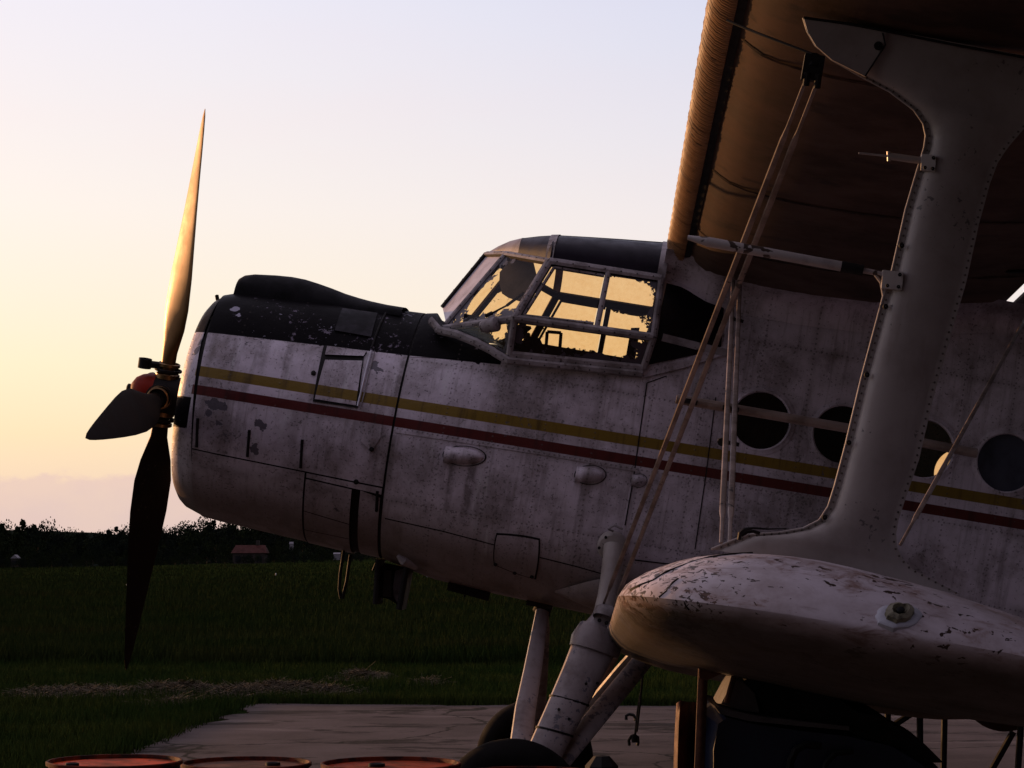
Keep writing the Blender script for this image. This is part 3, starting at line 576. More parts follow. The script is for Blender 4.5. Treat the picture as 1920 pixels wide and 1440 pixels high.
# raised hatch, black top hatch, hinge strip
def cs4(pts): return [cowl_st(*q) for q in pts]
ht = cs4([(610, 677), (680, 679), (668, 761), (591, 749)]); cpanel('hatch_surround', cs4([(607, 650), (684, 662), (671, 765), (587, 753)]), .010, 6, 8, M_DARK); cpanel('access_hatch', ht, .016, 6, 8)
cpanel('hatch_hood', cs4([(614, 652), (688, 662), (682, 671), (610, 668)]), .020, 6, 3)
cpanel('top_hatch', cs4([(642, 581), (708, 590), (696, 634), (628, 622)]), .012, 6, 6, dirty('glossy_black_hatch', (.022, .017, .026), (.005, .004, .006), .5, 7, (.35, .6), spec=.10))
M_BR = plain('bright_hinge_metal', (.50, .47, .52), .35, .6)
def onc(px, py, off=.008): s, th = cowl_st(px, py); return cowl_pt(s, th, off)
mb = MB(); mb.tube([onc(x, y, .012) for x, y in ((724, 588), (712, 612), (703, 635), (697, 655))], .0065, 6); mb.build('hinge_strip', M_DARK, cow)
mb = MB(); mb.tube([onc(x, y, .012) for x, y in ((696, 660), (688, 690), (680, 725), (671, 762))], .0065, 6); mb.build('hinge_strip', M_BR, cow)
mb = MB(); mb.tube([onc(x, y, .010) for x, y in ((702, 662), (694, 692), (686, 727), (677, 764))], .004, 6); mb.build('hinge_strip', M_FRAME, cow)
for (x0, y0, x1, y1) in ((371, 784, 369, 838), (468, 806, 464, 856), (567, 824, 564, 877), (708, 920, 706, 958)):
    mb = MB(); a, c = onc(x0, y0, .004), onc(x1, y1, .004); mb.bar(a, c, .017, .014, (a+c)/2-np.array([(a+c)[0]/2, 0, NC])); mb.build('fastener_slot', M_DARK, cow)
# diamond shaped plate
pts = [(680, 790), (717, 796), (714, 820), (697, 846), (677, 828)]
mb = MB(); qs = [onc(x, y, .001) for x, y in pts]; q2 = [onc(x, y, .009) for x, y in pts]; mb.grid([qs, q2], cv=True, mi=1); mb.cap(q2); mb.build('pointed_plate', [M_LIV, M_DARK], cow, False)
for x, y in ((697, 842), (668, 903), (588, 700)):
    mb = MB(); q = onc(x, y, 0); nn_ = nrm(q-np.array([q[0], 0, NC])); mb.lathe([(0, .016), (.012, .014), (.016, .001)], q, nn_, 12); mb.build('cowling_bolt', M_DARK, cow)
# dorsal intake on the cowling top
tops = [(453, 522), (462, 517), (480, 515), (520, 517), (550, 520), (575, 525), (600, 533), (625, 542), (650, 552), (675, 560), (700, 567), (730, 574), (765, 580)]
G = []
for i, (x, y) in enumerate(tops):
    q = A(x, y, 0); wd = .17+.05*min(i, 4)/4; base = NC+cr(q[0])-.06; hh = max(q[2]-base, .05)
    G.append([np.array([q[0], -wd*math.cos(a)*(1 if i < 9 else 1+.12*(i-8)), base+hh*math.sin(a)**.75]) for a in np.linspace(0, math.pi, 17)])
mb = MB(); mb.grid(G); f0 = G[0]; mb.cap(f0); mb.build('top_air_scoop', dirty('scoop_black_paint', (.008, .007, .009), (.004, .004, .004), .7, 8, spec=.12), cow)
# little cap at the front top
mb = MB(); q = A(407, 557, .1); mb.lathe([(-.02, .012), (.012, .012), (.016, .001)], q, (-.4, 0, 1), 8); mb.build('nose_fitting', M_DARK, cow)
# engine
en = MB(); en.lathe([(-3.12, .001), (-3.11, .10), (-3.02, .16), (-2.9, .22), (-2.7, .24), (-2.4, .24)], (0, 0, NC), (1, 0, 0), 24)
engine = en.build('engine', M_DARK, plane)
for i in range(9):
    th = i*2*math.pi/9; d_ = np.array([0, -math.sin(th), math.cos(th)]); mb = MB(); pr = [(.2, .075)]
    for k in range(9): pr += [(.22+k*.025, .085), (.228+k*.025, .085), (.23+k*.025, .07), (.24+k*.025, .07)]
    pr += [(.46, .06), (.47, .001)]; mb.lathe(pr, (-2.75, 0, NC), d_, 14); mb.build('cylinder', M_DARK, engine)

# --- propeller
prop = MB(); sP = -3.245
prop.lathe([(.16, .11), (.02, .125), (-.06, .12), (-.10, .10), (-.12, .05), (-.12, .001)], (sP, 0, NC), (1, 0, 0), 20)
PR = prop.build('propeller', M_DARK, plane)
mb = MB(); mb.lathe([(-.06, .12), (-.10, .118), (-.15, .105), (-.19, .08), (-.212, .045), (-.215, .001)], (sP, 0, NC), (1, 0, 0), 24); mb.build('spinner_dome', M_RED, PR)
mb = MB(); mb.lathe([(-.205, .028), (-.236, .030), (-.242, .022), (-.243, .001)], (sP, 0, NC), (1, 0, 0), 12); mb.build('dome_cap', M_DARK, PR)
PHI = R(12); RP = 1.79
RB = [.14, .20, .27, .34, .42, .55, .75, .95, 1.15, 1.35, 1.52, 1.65, 1.74, 1.785]
CH = [.10, .10, .11, .155, .21, .27, .28, .25, .205, .155, .11, .072, .040, .006]
PT = [60, 60, 58, 54, 50, 44, 40, 37, 35, 34, 34, 34, 34, 34]
TK = [.050, .050, .048, .042, .034, .028, .023, .019, .015, .012, .010, .008, .006, .003]
M_BBACK = dirty('matt_black_blade_back', (.016, .012, .010), (.030, .020, .014), .7, 6, (.4, .8), chips=.5, chipsc=40, chipthr=(.66, .68), chipcol=(.08, .06, .05), spec=.12, bmp=.05)
def blade(k):
    a = k*math.pi/2-PHI*0+PHI      # rotation from up towards port
    rad = np.array([0, -math.sin(a), math.cos(a)]); tan = np.array([0, -math.cos(a), -math.sin(a)]); ax = np.array([1., 0, 0])
    G = []
    for r, c, be, tk in zip(RB, CH, PT, TK):
        be = R(be); cv = ax*math.sin(be)+tan*math.cos(be); nv = -ax*math.cos(be)+tan*math.sin(be)
        o = np.array([sP, 0, NC])+rad*r-cv*c*.05*0
        row = []
        for tt in np.linspace(0, 2*math.pi, 17)[:-1]:
            x = math.cos(tt)*.5; z = math.sin(tt); z = z*(1 if z > 0 else .35)*(1.0 if r < .3 else .75+.5*x*-.5)
            row.append(o+cv*c*x+nv*tk*z)
        G.append(row)
    mb = MB(); mb.grid([r_[:9] for r_ in G]); mb.grid([r_[8:]+r_[:1] for r_ in G], mi=1); mb.cap(G[-1]); mb.cap(G[0], 0, True)
    o = mb.build('blade', [M_BLADE, M_BBACK], PR)
    for r0, r1, rr in ((.10, .135, .075), (.145, .165, .085), (.175, .20, .07)):
        mb = MB(); mb.lathe([(r0, rr*.9), (r0+.004, rr), (r1-.004, rr), (r1, rr*.9)], np.array([sP, 0, NC]), rad, 18); mb.build('blade_collar', M_DARK if rr > .08 else plain('brass_collar', (.25, .15, .07), .35, .8) if k == -9 else M_BRASS, o)
    # counterweight arm reaching forward
    mb = MB(); c0 = np.array([sP, 0, NC])+rad*.18; mb.bar(c0+ax*.02, c0-ax*.13+tan*.05, .05, .04, rad); mb.lathe([(-.03, .035), (-.03, .042), (.03, .042), (.03, .035)], c0-ax*.14+tan*.05, rad, 12); mb.build('counterweight', M_DARK, o)
M_BRASS = plain('brass_collar', (.25, .15, .07), .35, .8)
for k in range(4): blade(k)

# --- fuselage shell, forward part (open cockpit) and cabin
WN = 2.706; WR = .166; WS = [ip_ for ip_ in (.368, .838, 1.309, 1.779, 2.25, 2.72)]; CELL = .205
def deck(s): return ip(s, [-1.72, -1.60, -1.45, -1.30, -1.19, -1.12, -.34, -.33], [9, 3.02, 2.965, 2.905, 2.85, 2.825, 2.88, 2.88]) if -1.66 < s < -.33 else 9
fus = None
mb = MB(); G = []
for s in [-1.715, -1.68, -1.655, -1.60, -1.52, -1.45, -1.38, -1.3, -1.24, -1.19, -1.12, -1.0, -.85, -.7, -.5, -.333]:
    a, bb = ip(s, BS, BB), ip(s, BS, BT); c, h = (a+bb)/2, (bb-a)/2; pp = ip(s, BS, BP); ww = ip(s, BS, BW); dk = deck(s); row = []
    for th in np.linspace(0, 2*math.pi, 97)[:-1]:
        st, ct = math.sin(th), math.cos(th); n = c+h*math.copysign(abs(ct)**(2/pp), ct); u = ww*math.copysign(abs(st)**(2/pp), st)
        if n > dk: n = dk; u = math.copysign(min(abs(u), body_u(s, dk)), u)*1.0
        row.append(np.array([s, -u, n]))
    G.append(row)
mb.grid(G, cv=True); fus = mb.build('fuselage', M_LIV, plane, True, 50)
mb = MB(); mb.grid([[cowl_pt(-1.73, th, -.02) for th in TT], [np.array([-1.70, 0, NC])]*64], cv=True); mb.build('bulkhead', M_INT, fus); mb = MB(); mb.grid([[body_pt(-.34, n, 1), body_pt(-.34, n, -1)] for n in np.linspace(1.43, 2.87, 8)]); mb.build('bulkhead', M_INT, fus)
# cabin with real round openings
segs = [-.335, .163]+[c_+d_ for c_ in WS for d_ in (-CELL, CELL)]
brk = sorted(set([round(x, 4) for x in [-.335, -.1, .05]+[c_+d_ for c_ in WS for d_ in (-CELL, CELL)]+[3.2, 3.8, 4.5, 5.5, 6.5, 7.6, 8.8]]))
nlow = [1-math.cos(x) for x in np.linspace(0, math.pi/2, 13)]
def rows_n(s):
    a, bb = ip(s, BS, BB), ip(s, BS, BT); lo, hi = WN-CELL, WN+CELL
    return [a+(lo-a)*k for k in nlow]+[lo+(hi-lo)*k for k in (.25, .5, .75)]+[bb-(bb-hi)*k for k in nlow[::-1]]
def is_cell(s0, s1): return any(abs(s0-(c_-CELL)) < .002 and abs(s1-(c_+CELL)) < .002 for c_ in WS)
def cell_ring(mb, c_, side, hole):
    K = 32; inner_ = [body_pt(c_+WR*math.cos(x), WN+WR*math.sin(x), side) for x in np.linspace(0, 2*math.pi, K+1)[:-1]]
    outer = []
    for x in np.linspace(0, 2*math.pi, K+1)[:-1]:
        cx, sx = math.cos(x), math.sin(x); k = CELL/max(abs(cx), abs(sx)); outer.append(body_pt(c_+cx*k, WN+sx*k, side))
    mb.grid([inner_, outer], cv=True)
    dep = [q+np.array([0, side*.03, 0]) for q in inner_]; mb.grid([dep, inner_], cv=True)
    if not hole: mb.cap(dep)
for side in (1, -1):
    mb = MB()
    for i in range(len(brk)-1):
        s0, s1 = brk[i], brk[i+1]; cell = is_cell(s0, s1); sub = 4
        for q in range(sub):
            a, c_ = s0+(s1-s0)*q/sub, s0+(s1-s0)*(q+1)/sub; ra, rc = rows_n(a), rows_n(c_)
            for j in range(len(ra)-1):
                if cell and 12 <= j <= 15: continue
                mb.add([body_pt(a, ra[j], side), body_pt(c_, rc[j], side), body_pt(c_, rc[j+1], side), body_pt(a, ra[j+1], side)], [(0, 1, 2, 3)])
    for k, c_ in enumerate(WS): cell_ring(mb, c_, side, True)
    mb.build('cabin_wall', M_LIV, fus, True, 40)
for side in (1, -1):
    for k, c_ in enumerate(WS):
        cpt = body_pt(c_, WN, side); nn_ = body_nrm(c_, WN, side)
        mb = MB(); mb.lathe([(-.028, WR-.004), (.006, WR-.002), (.009, WR+.006), (.006, WR+.010), (.003, WR+.030), (-.002, WR+.031)], cpt, nn_, 48); fr = mb.build('porthole', M_LIV, fus)
        opened = (side == 1 and k == 2) or (side == -1 and k == 3)
        mat = M_GLASS if opened else (M_COVER if (k in (3, 4, 5) and side == 1) else M_BLACKG)
        mb = MB(); ring = [cpt-nn_*.022+np.array([(WR+.002)*math.cos(x), 0, (WR+.002)*math.sin(x)]) for x in np.linspace(0, 2*math.pi, 33)[:-1]]
        mb.cap(ring); o = mb.build('pane', mat, fr, False)
        uvl = o.data.uv_layers.new(name='UVMap')
        for l in uvl.data: l.uv = (.5, .5)
# seams on the port side: narrow raised joint strips following the skin
def strip(name, pts, wd=.010, off=.004, mat=M_DARK, n=14, both=False, parent=None):
    sn = [body_sn(*q) for q in pts]; path = []
    for i in range(len(sn)-1):
        for k in range(n): path.append((lerp(sn[i][0], sn[i+1][0], k/n), lerp(sn[i][1], sn[i+1][1], k/n)))
    path.append(sn[-1])
    for side in ((1, -1) if both else (1,)):
        mb = MB(); P = [body_pt(a, b_, side)+body_nrm(a, b_, side)*.000 for a, b_ in path]; Nn = [body_nrm(a, b_, side) for a, b_ in path]; G = []
        for i, (q, nn_) in enumerate(zip(P, Nn)):
            t_ = nrm(P[min(i+1, len(P)-1)]-P[max(i-1, 0)]); sd_ = np.cross(t_, nn_)
            G.append([q-sd_*wd/2-nn_*.003, q-sd_*wd/2+nn_*off, q+sd_*wd/2+nn_*off, q+sd_*wd/2-nn_*.003])
        mb.grid(G); mb.build(name, mat, parent or fus)
strip('skin_joint', [(1213, 718), (1188, 895), (1172, 985)], .007, .002)
strip('skin_joint', [(1250, 705), (1213, 718)], .006, .002)
strip('skin_joint', [(1342, 745), (1325, 880), (1303, 1030)], .006, .002)
strip('skin_joint', [(722, 972), (830, 996), (928, 1022)], .007, .0015)
strip('skin_joint', [(1012, 1045), (1080, 1062), (1150, 1082)], .007, .0015)
strip('skin_joint', [(1190, 1050), (1400, 1075)], .007, .0015)
strip('lap_strip', [(742, 808), (900, 832), (1060, 857), (1196, 882)], .018, .004, M_LIV)
strip('lap_strip', [(770, 669), (850, 672), (946, 680)], .006, .003, M_LIV)
mb = MB(); mb.grid([[cowl_pt(-1.722, th, -.006) for th in TT], [cowl_pt(-1.706, th, -.008) for th in TT]], cv=True); mb.build('firewall_gap', M_DARK, cow)
def bpanel(name, corners, off=.006, nu=8, nv=8, mat=M_LIV, rnd=0):
    sn = [body_sn(*q) for q in corners]; G = []
    for i in range(nu+1):
        a = i/nu; row = []
        for j in range(nv+1):
            c_ = j/nv; A_, B_ = a, c_
            if rnd:
                x, y = 2*a-1, 2*c_-1; x2 = x*math.sqrt(1-y*y*rnd); y2 = y*math.sqrt(1-x*x*rnd); A_, B_ = (x2+1)/2, (y2+1)/2
            s = (sn[0][0]*(1-A_)+sn[1][0]*A_)*(1-B_)+(sn[3][0]*(1-A_)+sn[2][0]*A_)*B_; n = (sn[0][1]*(1-A_)+sn[1][1]*A_)*(1-B_)+(sn[3][1]*(1-A_)+sn[2][1]*A_)*B_
            row.append((body_pt(s, n), body_nrm(s, n)))
        G.append(row)
    mb = MB(); mb.slab(G, off, 0, 1); return mb.build(name, [mat, M_DARK], fus)
bpanel('hatch_surround', [(928.5, 997), (1015.5, 1007.5), (1007.5, 1089), (923.5, 1059)], .004, rnd=.12, mat=M_DARK); hat = bpanel('belly_hatch', [(931, 1000), (1013, 1010), (1005, 1086), (926, 1057)], .010, rnd=.12)
for x, y in ((930, 1056), (998, 1079), (966, 1072)):
    s, n = body_sn(x, y); q = body_pt(s, n); nn_ = body_nrm(s, n); mb = MB(); mb.lathe([(.006, .012), (.016, .011), (.018, .001)], q, nn_, 10); mb.build('latch', M_DARK, hat)
# blister fairings
def blister(pts, hgt, name='air_scoop', open_end=True):
    (x0, y0), (x1, y1), wpx = pts; s0, n0 = body_sn(x0, y0); s1, n1 = body_sn(x1, y1); wd = wpx/330; G = []
    for i in range(15):
        a = i/14; s = lerp(s0, s1, a); n = lerp(n0, n1, a); prof = math.sqrt(max(1-(max(a-.25, 0)/.75)**2, 0)); q = body_pt(s, n); nn_ = body_nrm(s, n)
        G.append([q+np.array([0, 0, wd/2*max(prof, .02)*math.cos(t_)])+nn_*(hgt*prof*math.sin(t_)*(.75+.25*min(a/.25, 1))-.003) for t_ in np.linspace(0, math.pi, 13)])
    mb = MB(); mb.grid(G); mb.cap(G[0], 1); mb.build(name, [M_LIV, M_DARK if open_end else M_LIV], fus)
    s, n = (s0+s1)/2, (n0+n1)/2
    mb = MB(); G = []
    for k in range(24):
        t_ = k/24*2*math.pi; cx, sx = math.cos(t_), math.sin(t_); s = lerp(s0, s1, .5+.56*cx); n = lerp(n0, n1, .5+.56*cx)+wd*.62*sx; row = []
        for r_ in (.93, 1.0): 
            s_ = lerp((s0+s1)/2, s, r_); n_ = lerp((n0+n1)/2, n, r_); row.append(body_pt(s_, n_)+body_nrm(s_, n_)*.003)
        G.append(row)
    mb.grid(G, cu=True); mb.build('scoop_flange', M_DARK, fus)
blister([(834, 852), (908, 858), 32], .055, open_end=False); blister([(1080, 889), (1134, 892), 31], .05); blister([(1184, 900), (1212, 902), 22], .035)

# --- canopy
NOD = {'wb_c': (-1.625, .10, 3.115), 'wt_c': (-1.418, .08, 3.49), 'p1b': (-1.555, .42, 2.99), 'p1t': (-1.278, .36, 3.476), 'corner': (-1.593, .55, 2.925),
       'mid_f': (-1.123, .92, 3.043), 'top_f': (-.989, .82, 3.415), 'top_r': (-.331, .84, 3.423), 'mid_r': (-.319, .93, 3.069), 'sill_f': (-1.119, .865, 2.835), 'sill_r': (-.348, .885, 2.885)}
def nd(k, side=1): s, u, n = NOD[k] if isinstance(k, str) else k; return np.array([s, -u*side, n])
can = MB(); can.box((-1.42, 0, 2.93), (.12, .9, .12)); canopy = can.build('canopy', M_INT, plane)
cen = np.array([-.8, 0, 3.0])
def fbar(a, b_, wd=.05, th=.03, side=1, mat=M_FRAME):
    wd *= .84; pa, pb = nd(a, side), nd(b_, side); nv = (pa+pb)/2-cen; nv[0] *= .5; mb = MB(); mb.bar(pa, pb, wd, th, nv, 0, 1); o = mb.build('frame_bar', [mat, M_DARK], canopy, True, 30)
    # rivet heads
    nv = nrm(nv); t_ = nrm(pb-pa); nv = nrm(nv-t_*(nv@t_)); L = np.linalg.norm(pb-pa); k = max(int(L/.085), 2); mr = MB()
    for i in range(k): q = pa+(pb-pa)*(i+.5)/k+nv*(th/2-.001)+np.cross(t_, nv)*wd*.12; mr.lathe([(0, .0050), (.003, .0042), (.004, .0004)], q, nv, 6)
    tag(mr.build('rivets', M_DARK, o), kind='stuff')
def pane(names, mat=M_GLASS, side=1, inset=.0, ur=(0, 1), vr=(0, 1)):
    P = [nd(k, side) for k in names]; c_ = sum(P)/len(P); mb = MB()
    if len(P) == 4:
        G = [[(P[0]*(1-i/6)+P[1]*i/6)*(1-j/6)+(P[3]*(1-i/6)+P[2]*i/6)*j/6 for j in range(7)] for i in range(7)]
        me = bpy.data.meshes.new('window_pane'); vs = [tuple(q) for r_ in G for q in r_]; fs = [(i*7+j, (i+1)*7+j, (i+1)*7+j+1, i*7+j+1) for i in range(6) for j in range(6)]; uv = [(lerp(ur[0], ur[1], j/6), lerp(vr[0], vr[1], i/6)) for i in range(7) for j in range(7)]
    else:
        me = bpy.data.meshes.new('window_pane'); vs = [tuple(q) for q in P]+[tuple(c_)]; n_ = len(P); fs = [(i, (i+1) % n_, n_) for i in range(n_)]; uv = [(0, .5)]*n_+[(.5, .5)]
    me.from_pydata(vs, [], fs); me.materials.append(mat); ul = me.uv_layers.new(name='UVMap')
    for l, lp in zip(ul.data, me.loops): l.uv = uv[lp.vertex_index]
    o = bpy.data.objects.new('window_pane', me); sc.collection.objects.link(o); o.parent = canopy; return o
for sd_ in (1, -1):
    fbar('wb_c', 'wt_c', .05, .035, sd_, M_DARK); fbar('p1b', 'p1t', .045, .03, sd_); fbar('mid_f', 'top_f', .055, .04, sd_)
    fbar((-1.60, .50, 2.94), 'mid_f', .050, .035, sd_); fbar('mid_f', 'mid_r', .055, .04, sd_); fbar('top_f', 'top_r', .055, .04, sd_)
    fbar('sill_f', 'mid_f', .048, .035, sd_); fbar('sill_f', 'sill_r', .060, .035, sd_); fbar('sill_r', 'mid_r', .05, .035, sd_); fbar('mid_r', 'top_r', .05, .035, sd_)
    fbar('p1t', 'top_f', .05, .03, sd_); fbar('wt_c', 'p1t', .05, .03, sd_)
    fbar((-.648, .925, 3.065), (-.640, .835, 3.415), .038, .03, sd_)
    # sliding window frame inside the big opening
    for a, b_ in (((-1.075, .915, 3.07), (-.955, .825, 3.385)), ((-.955, .825, 3.385), (-.66, .832, 3.385)), ((-1.075, .915, 3.07), (-.67, .925, 3.09))): fbar(a, b_, .018, .02, sd_)
    # curved lower frame, from the corner down to the sill
    cu = [(-1.635, .50, 2.99), (-1.57, .60, 2.93), (-1.45, .70, 2.915), (-1.32, .775, 2.88), (-1.21, .83, 2.84), (-1.12, .865, 2.80)]
    for a, b_ in zip(cu[:-1], cu[1:]): 
        s1_, u1_, n1_ = a; s2_, u2_, n2_ = b_; fbar((s1_-.004, u1_, n1_), (s2_+.004, u2_, n2_), .058, .035, sd_)
    # sill cap under the frame
    fbar((-1.125, .872, 2.80), (-.345, .892, 2.852), .050, .028, sd_)
    # slanted fairing behind and dark rear quarter glazing
    pane(['wb_c', 'wt_c', 'p1t', 'p1b'], plain('hazy_front_glass', (.55, .50, .56), .22) if sd_ == 1 else M_GLASS, sd_)
    pane(['p1b', 'p1t', 'top_f', 'mid_f'], M_GLASS, sd_, ur=(0, .5), vr=(.03, .8)); pane(['mid_f', 'top_f', (-.66, .828, 3.42), (-.67, .925, 3.06)], M_GLASS, sd_, ur=(.06, .8), vr=(.06, .9)); pane([(-.63, .925, 3.06), (-.63, .83, 3.42), 'top_r', 'mid_r'], M_GLASS, sd_, ur=(.5, 1.0), vr=(.14, .95))
    pane(['sill_f', 'mid_f', 'mid_r', 'sill_r'], M_GLASS, sd_, ur=(.08, .97), vr=(0, .5)); pane([(-1.56, .57, 2.935), 'mid_f', 'sill_f', (-1.32, .775, 2.885)], M_GLASS, sd_)
# roof glazing and its bars
def roof_pt(s, a, lift=0):       # a: 0 at the port rail ... pi/2 crown ... pi starboard rail
    lo_u = ip(s, [-1.418, -1.278, -.989, -.331], [.08, .36, .82, .84]); lo_n = ip(s, [-1.418, -1.278, -.989, -.331], [3.49, 3.476, 3.415, 3.423]); tp = ip(s, [-1.418, -1.33, -1.227, -1.10, -1.0, -.7, -.33], [3.50, 3.565, 3.61, 3.635, 3.648, 3.685, 3.722])
    return np.array([s, -lo_u*math.cos(a), lo_n+(tp-lo_n+lift)*abs(math.sin(a))**.62])
SR = [-1.418, -1.35, -1.278, -1.2, -1.1, -.989, -.8, -.6, -.45, -.331]
def uvmid(o):
    ul = o.data.uv_layers.new(name='UVMap')
    for l in ul.data: l.uv = (.5, .5)
    return o
for a0_, a1_, mt in ((0, R(50), M_DGLASS), (R(130), math.pi, M_GLASS)):
    mb = MB(); mb.grid([[roof_pt(s, a) for a in np.linspace(a0_, a1_, 11)] for s in SR[3:]]); uvmid(mb.build('roof_glazing', mt, canopy))
mb = MB(); mb.grid([[roof_pt(s, a, .002) for a in np.linspace(R(49), R(131), 15)] for s in SR[3:]]); mb.build('roof_skin', M_DARK, canopy)
mb = MB(); mb.grid([[roof_pt(s, a, .004) for a in np.linspace(0, math.pi, 25)] for s in SR[:4]]); mb.build('roof_brow', M_FRAME, canopy)
for s in (-.995, -.335):
    mb = MB(); mb.grid([[roof_pt(s-.024, a)+nrm((0, roof_pt(s, a)[1], .5))*.008 for a in np.linspace(0, math.pi, 33)], [roof_pt(s+.024, a)+nrm((0, roof_pt(s, a)[1], .5))*.008 for a in np.linspace(0, math.pi, 33)]]); mb.build('roof_bar', M_FRAME, canopy)
mb = MB(); mb.grid([[roof_pt(s, math.pi/2)+np.array([0, y_, .010]) for y_ in (-.04, .04)] for s in SR[2:]]); mb.build('roof_bar', M_FRAME, canopy)
for sd_ in (1, -1):
    mb = MB(); mb.box((-.74, sd_*-.79, 2.87), (.78, .05, .13)); mb.build('side_lining', M_INT, canopy)
# wiper and its housing
mb = MB(); mb.tube([A(915, 591, .80), A(950, 573, .72), A(979, 551, .72)], .006, 6); mb.tube([A(950, 573, .715), A(982, 549, .70)], .009, 6); mb.tube([A(912, 592, .84), A(922, 587, .80)], .012, 8); mb.build('wiper', M_DARK, canopy)
mb = MB(); c0 = A(918, 610, .83); mb.lathe([(-.06, .001), (-.055, .030), (-.02, .042), (.05, .045), (.06, .03), (.062, .001)], c0, nrm(A(935, 606, .86)-A(903, 613, .80)), 14); mb.build('wiper_motor_housing', M_FRAME, canopy)
# rear quarter: black glazing behind the cockpit and its fairing strips
def bquad(name, corners, off, mat, nu=8, nv=8): 
    return bpanel(name, corners, off, nu, nv, mat)
bquad('rear_quarter_glass', [(1250, 532), (1358, 560), (1352, 655), (1216, 684)], .006, M_BLACKG)
strip('fairing_strip', [(1206, 700), (1280, 682), (1366, 655)], .050, .010, M_LIV); strip('fairing_strip', [(1242, 633), (1310, 650), (1362, 662)], .045, .012, M_FRAME)
strip('fairing_strip', [(1240, 522), (1300, 540), (1365, 556), (1480, 580)], .04, .010, M_LIV)
bquad('root_plate', [(1244, 478), (1278, 482), (1272, 530), (1240, 520)], .008, M_FRAME, 4, 4); bquad('root_plate', [(1278, 510), (1286, 512), (1284, 538), (1274, 535)], .008, M_FRAME, 3, 3)
# cockpit inside
mb = MB(); mb.box((-.75, 0, 2.70), (.8, 1.36, .03)); mb.box((-1.40, 0, 2.98), (.10, 1.05, .16)); mb.build('cockpit_floor', M_INT, canopy)
def seat(u, lab=None):
    s_ = MB(); s_.box((-.62, -u, 2.80), (.40, .42, .08)); o = s_.build('pilot_seat', M_INT, canopy)
    mb = MB(); prof = []
    for k in range(12): t_ = k/11*math.pi; prof.append(np.array([-.46, -u+.17*math.cos(t_), 3.0+.16*math.sin(t_)]))
    prof += [np.array([-.46, -u-.19, 2.8]), np.array([-.46, -u+.19, 2.8])]; mb.cap(prof); mb.cap([q+np.array([.05, 0, .01]) for q in prof], 0, True); mb.grid([prof, [q+np.array([.05, 0, .01]) for q in prof]], cv=True); mb.build('seat_back', M_INT, o, False)
mb = MB(); rg_ = []
for th in np.linspace(0, 2*math.pi, 49)[:-1]:
    a_, b_ = ip(-.3, BS, BB), ip(-.3, BS, BT); pp = ip(-.3, BS, BP); c_, h_ = (a_+b_)/2, (b_-a_)/2; rg_.append(np.array([-.325, -.84*math.copysign(abs(math.sin(th))**(2/pp), math.sin(th)), c_+(h_-.03)*math.copysign(abs(math.cos(th))**(2/pp), math.cos(th))]))
mb.cap(rg_); mb.build('cabin_bulkhead', M_INT, fus)
seat(.36); seat(-.36)
mb = MB()
for a, c_ in (((1026, 622), (1052, 624)), ((1052, 624), (1049, 662)), ((1026, 622), (1023, 662)), ((1023, 662), (1049, 662))): mb.tube([A(*a, .55), A(*c_, .55)], .010, 6)
mb.build('seat_frame', M_INT, canopy)
for u in (.38,):
    mb = MB(); mb.tube([A(985, 655, u), A(988, 635, u), A(982, 620, u)], .012, 8); mb.tube([A(955, 617, u), A(965, 622, u), A(982, 618, u), A(996, 614, u)], [.018, .03, .03, .008], 8); mb.tube([A(975, 632, u-.1), A(990, 628, u+.05), A(985, 640, u+.1)], .016, 8)
    c_ = A(1000, 648, u); mb.lathe([(-.02, .001), (-.02, .055), (.02, .055), (.02, .001)], c_, (0, 1, 0), 16); mb.build('control_yoke', M_INT, canopy)
mb = MB(); ring = [A(x, y, .45) for x, y in ((937, 510), (936, 530), (941, 550), (953, 558), (978, 566), (992, 568), (1002, 545), (1006, 515), (1000, 490), (975, 484), (955, 490))]; back = [q+np.array([0, .012, 0]) for q in ring]; mb.cap(ring); mb.cap(back, 0, True); mb.grid([ring, back], cv=True); mb.build('sun_visor', M_VISOR, canopy, False)

# --- upper wing
def wing(name, mat, parent, top, bot, s0, s1, LE, us, thick=1, flip=False, N_=26):
    mb = MB(); G = []
    xs_ = np.concatenate([s0+(s1-s0)*(1-np.cos(np.linspace(0, math.pi, N_)))/2])
    for u in us:
        z0 = LE(abs(u)); G.append([np.array([x, -u, z0+top(x)]) for x in xs_]+[np.array([x, -u, z0+bot(x)]) for x in xs_[::-1][1:-1]])
    mb.grid(G, cv=True); mb.cap(G[0]); mb.cap(G[-1], 0, True); return mb.build(name, mat, parent)
ULE = lambda u: 3.60+.068*(u-.8)
UB = ([-.20, -.1, .0, .2, .5, .9, 1.25, 1.62], [-.055, -.115, -.140, -.160, -.165, -.145, -.09, -.01]); UT = ([-.20, -.1, .1, .4, .8, 1.2, 1.62], [.10, .15, .205, .23, .205, .14, .045])
uw = empty('upper_wing', '', '', (0, 0, 0)); 
for k in ('label', 'category'): del uw[k]
uw.parent = plane
uw_skin = wing('wing_skin', M_FABRIC, uw, lambda x: ip(x, *UT), lambda x: ip(x, *UB), -.20, 1.62, ULE, np.concatenate([np.linspace(9.05, .5, 26), [0], np.linspace(-.5, -9.05, 26)]))
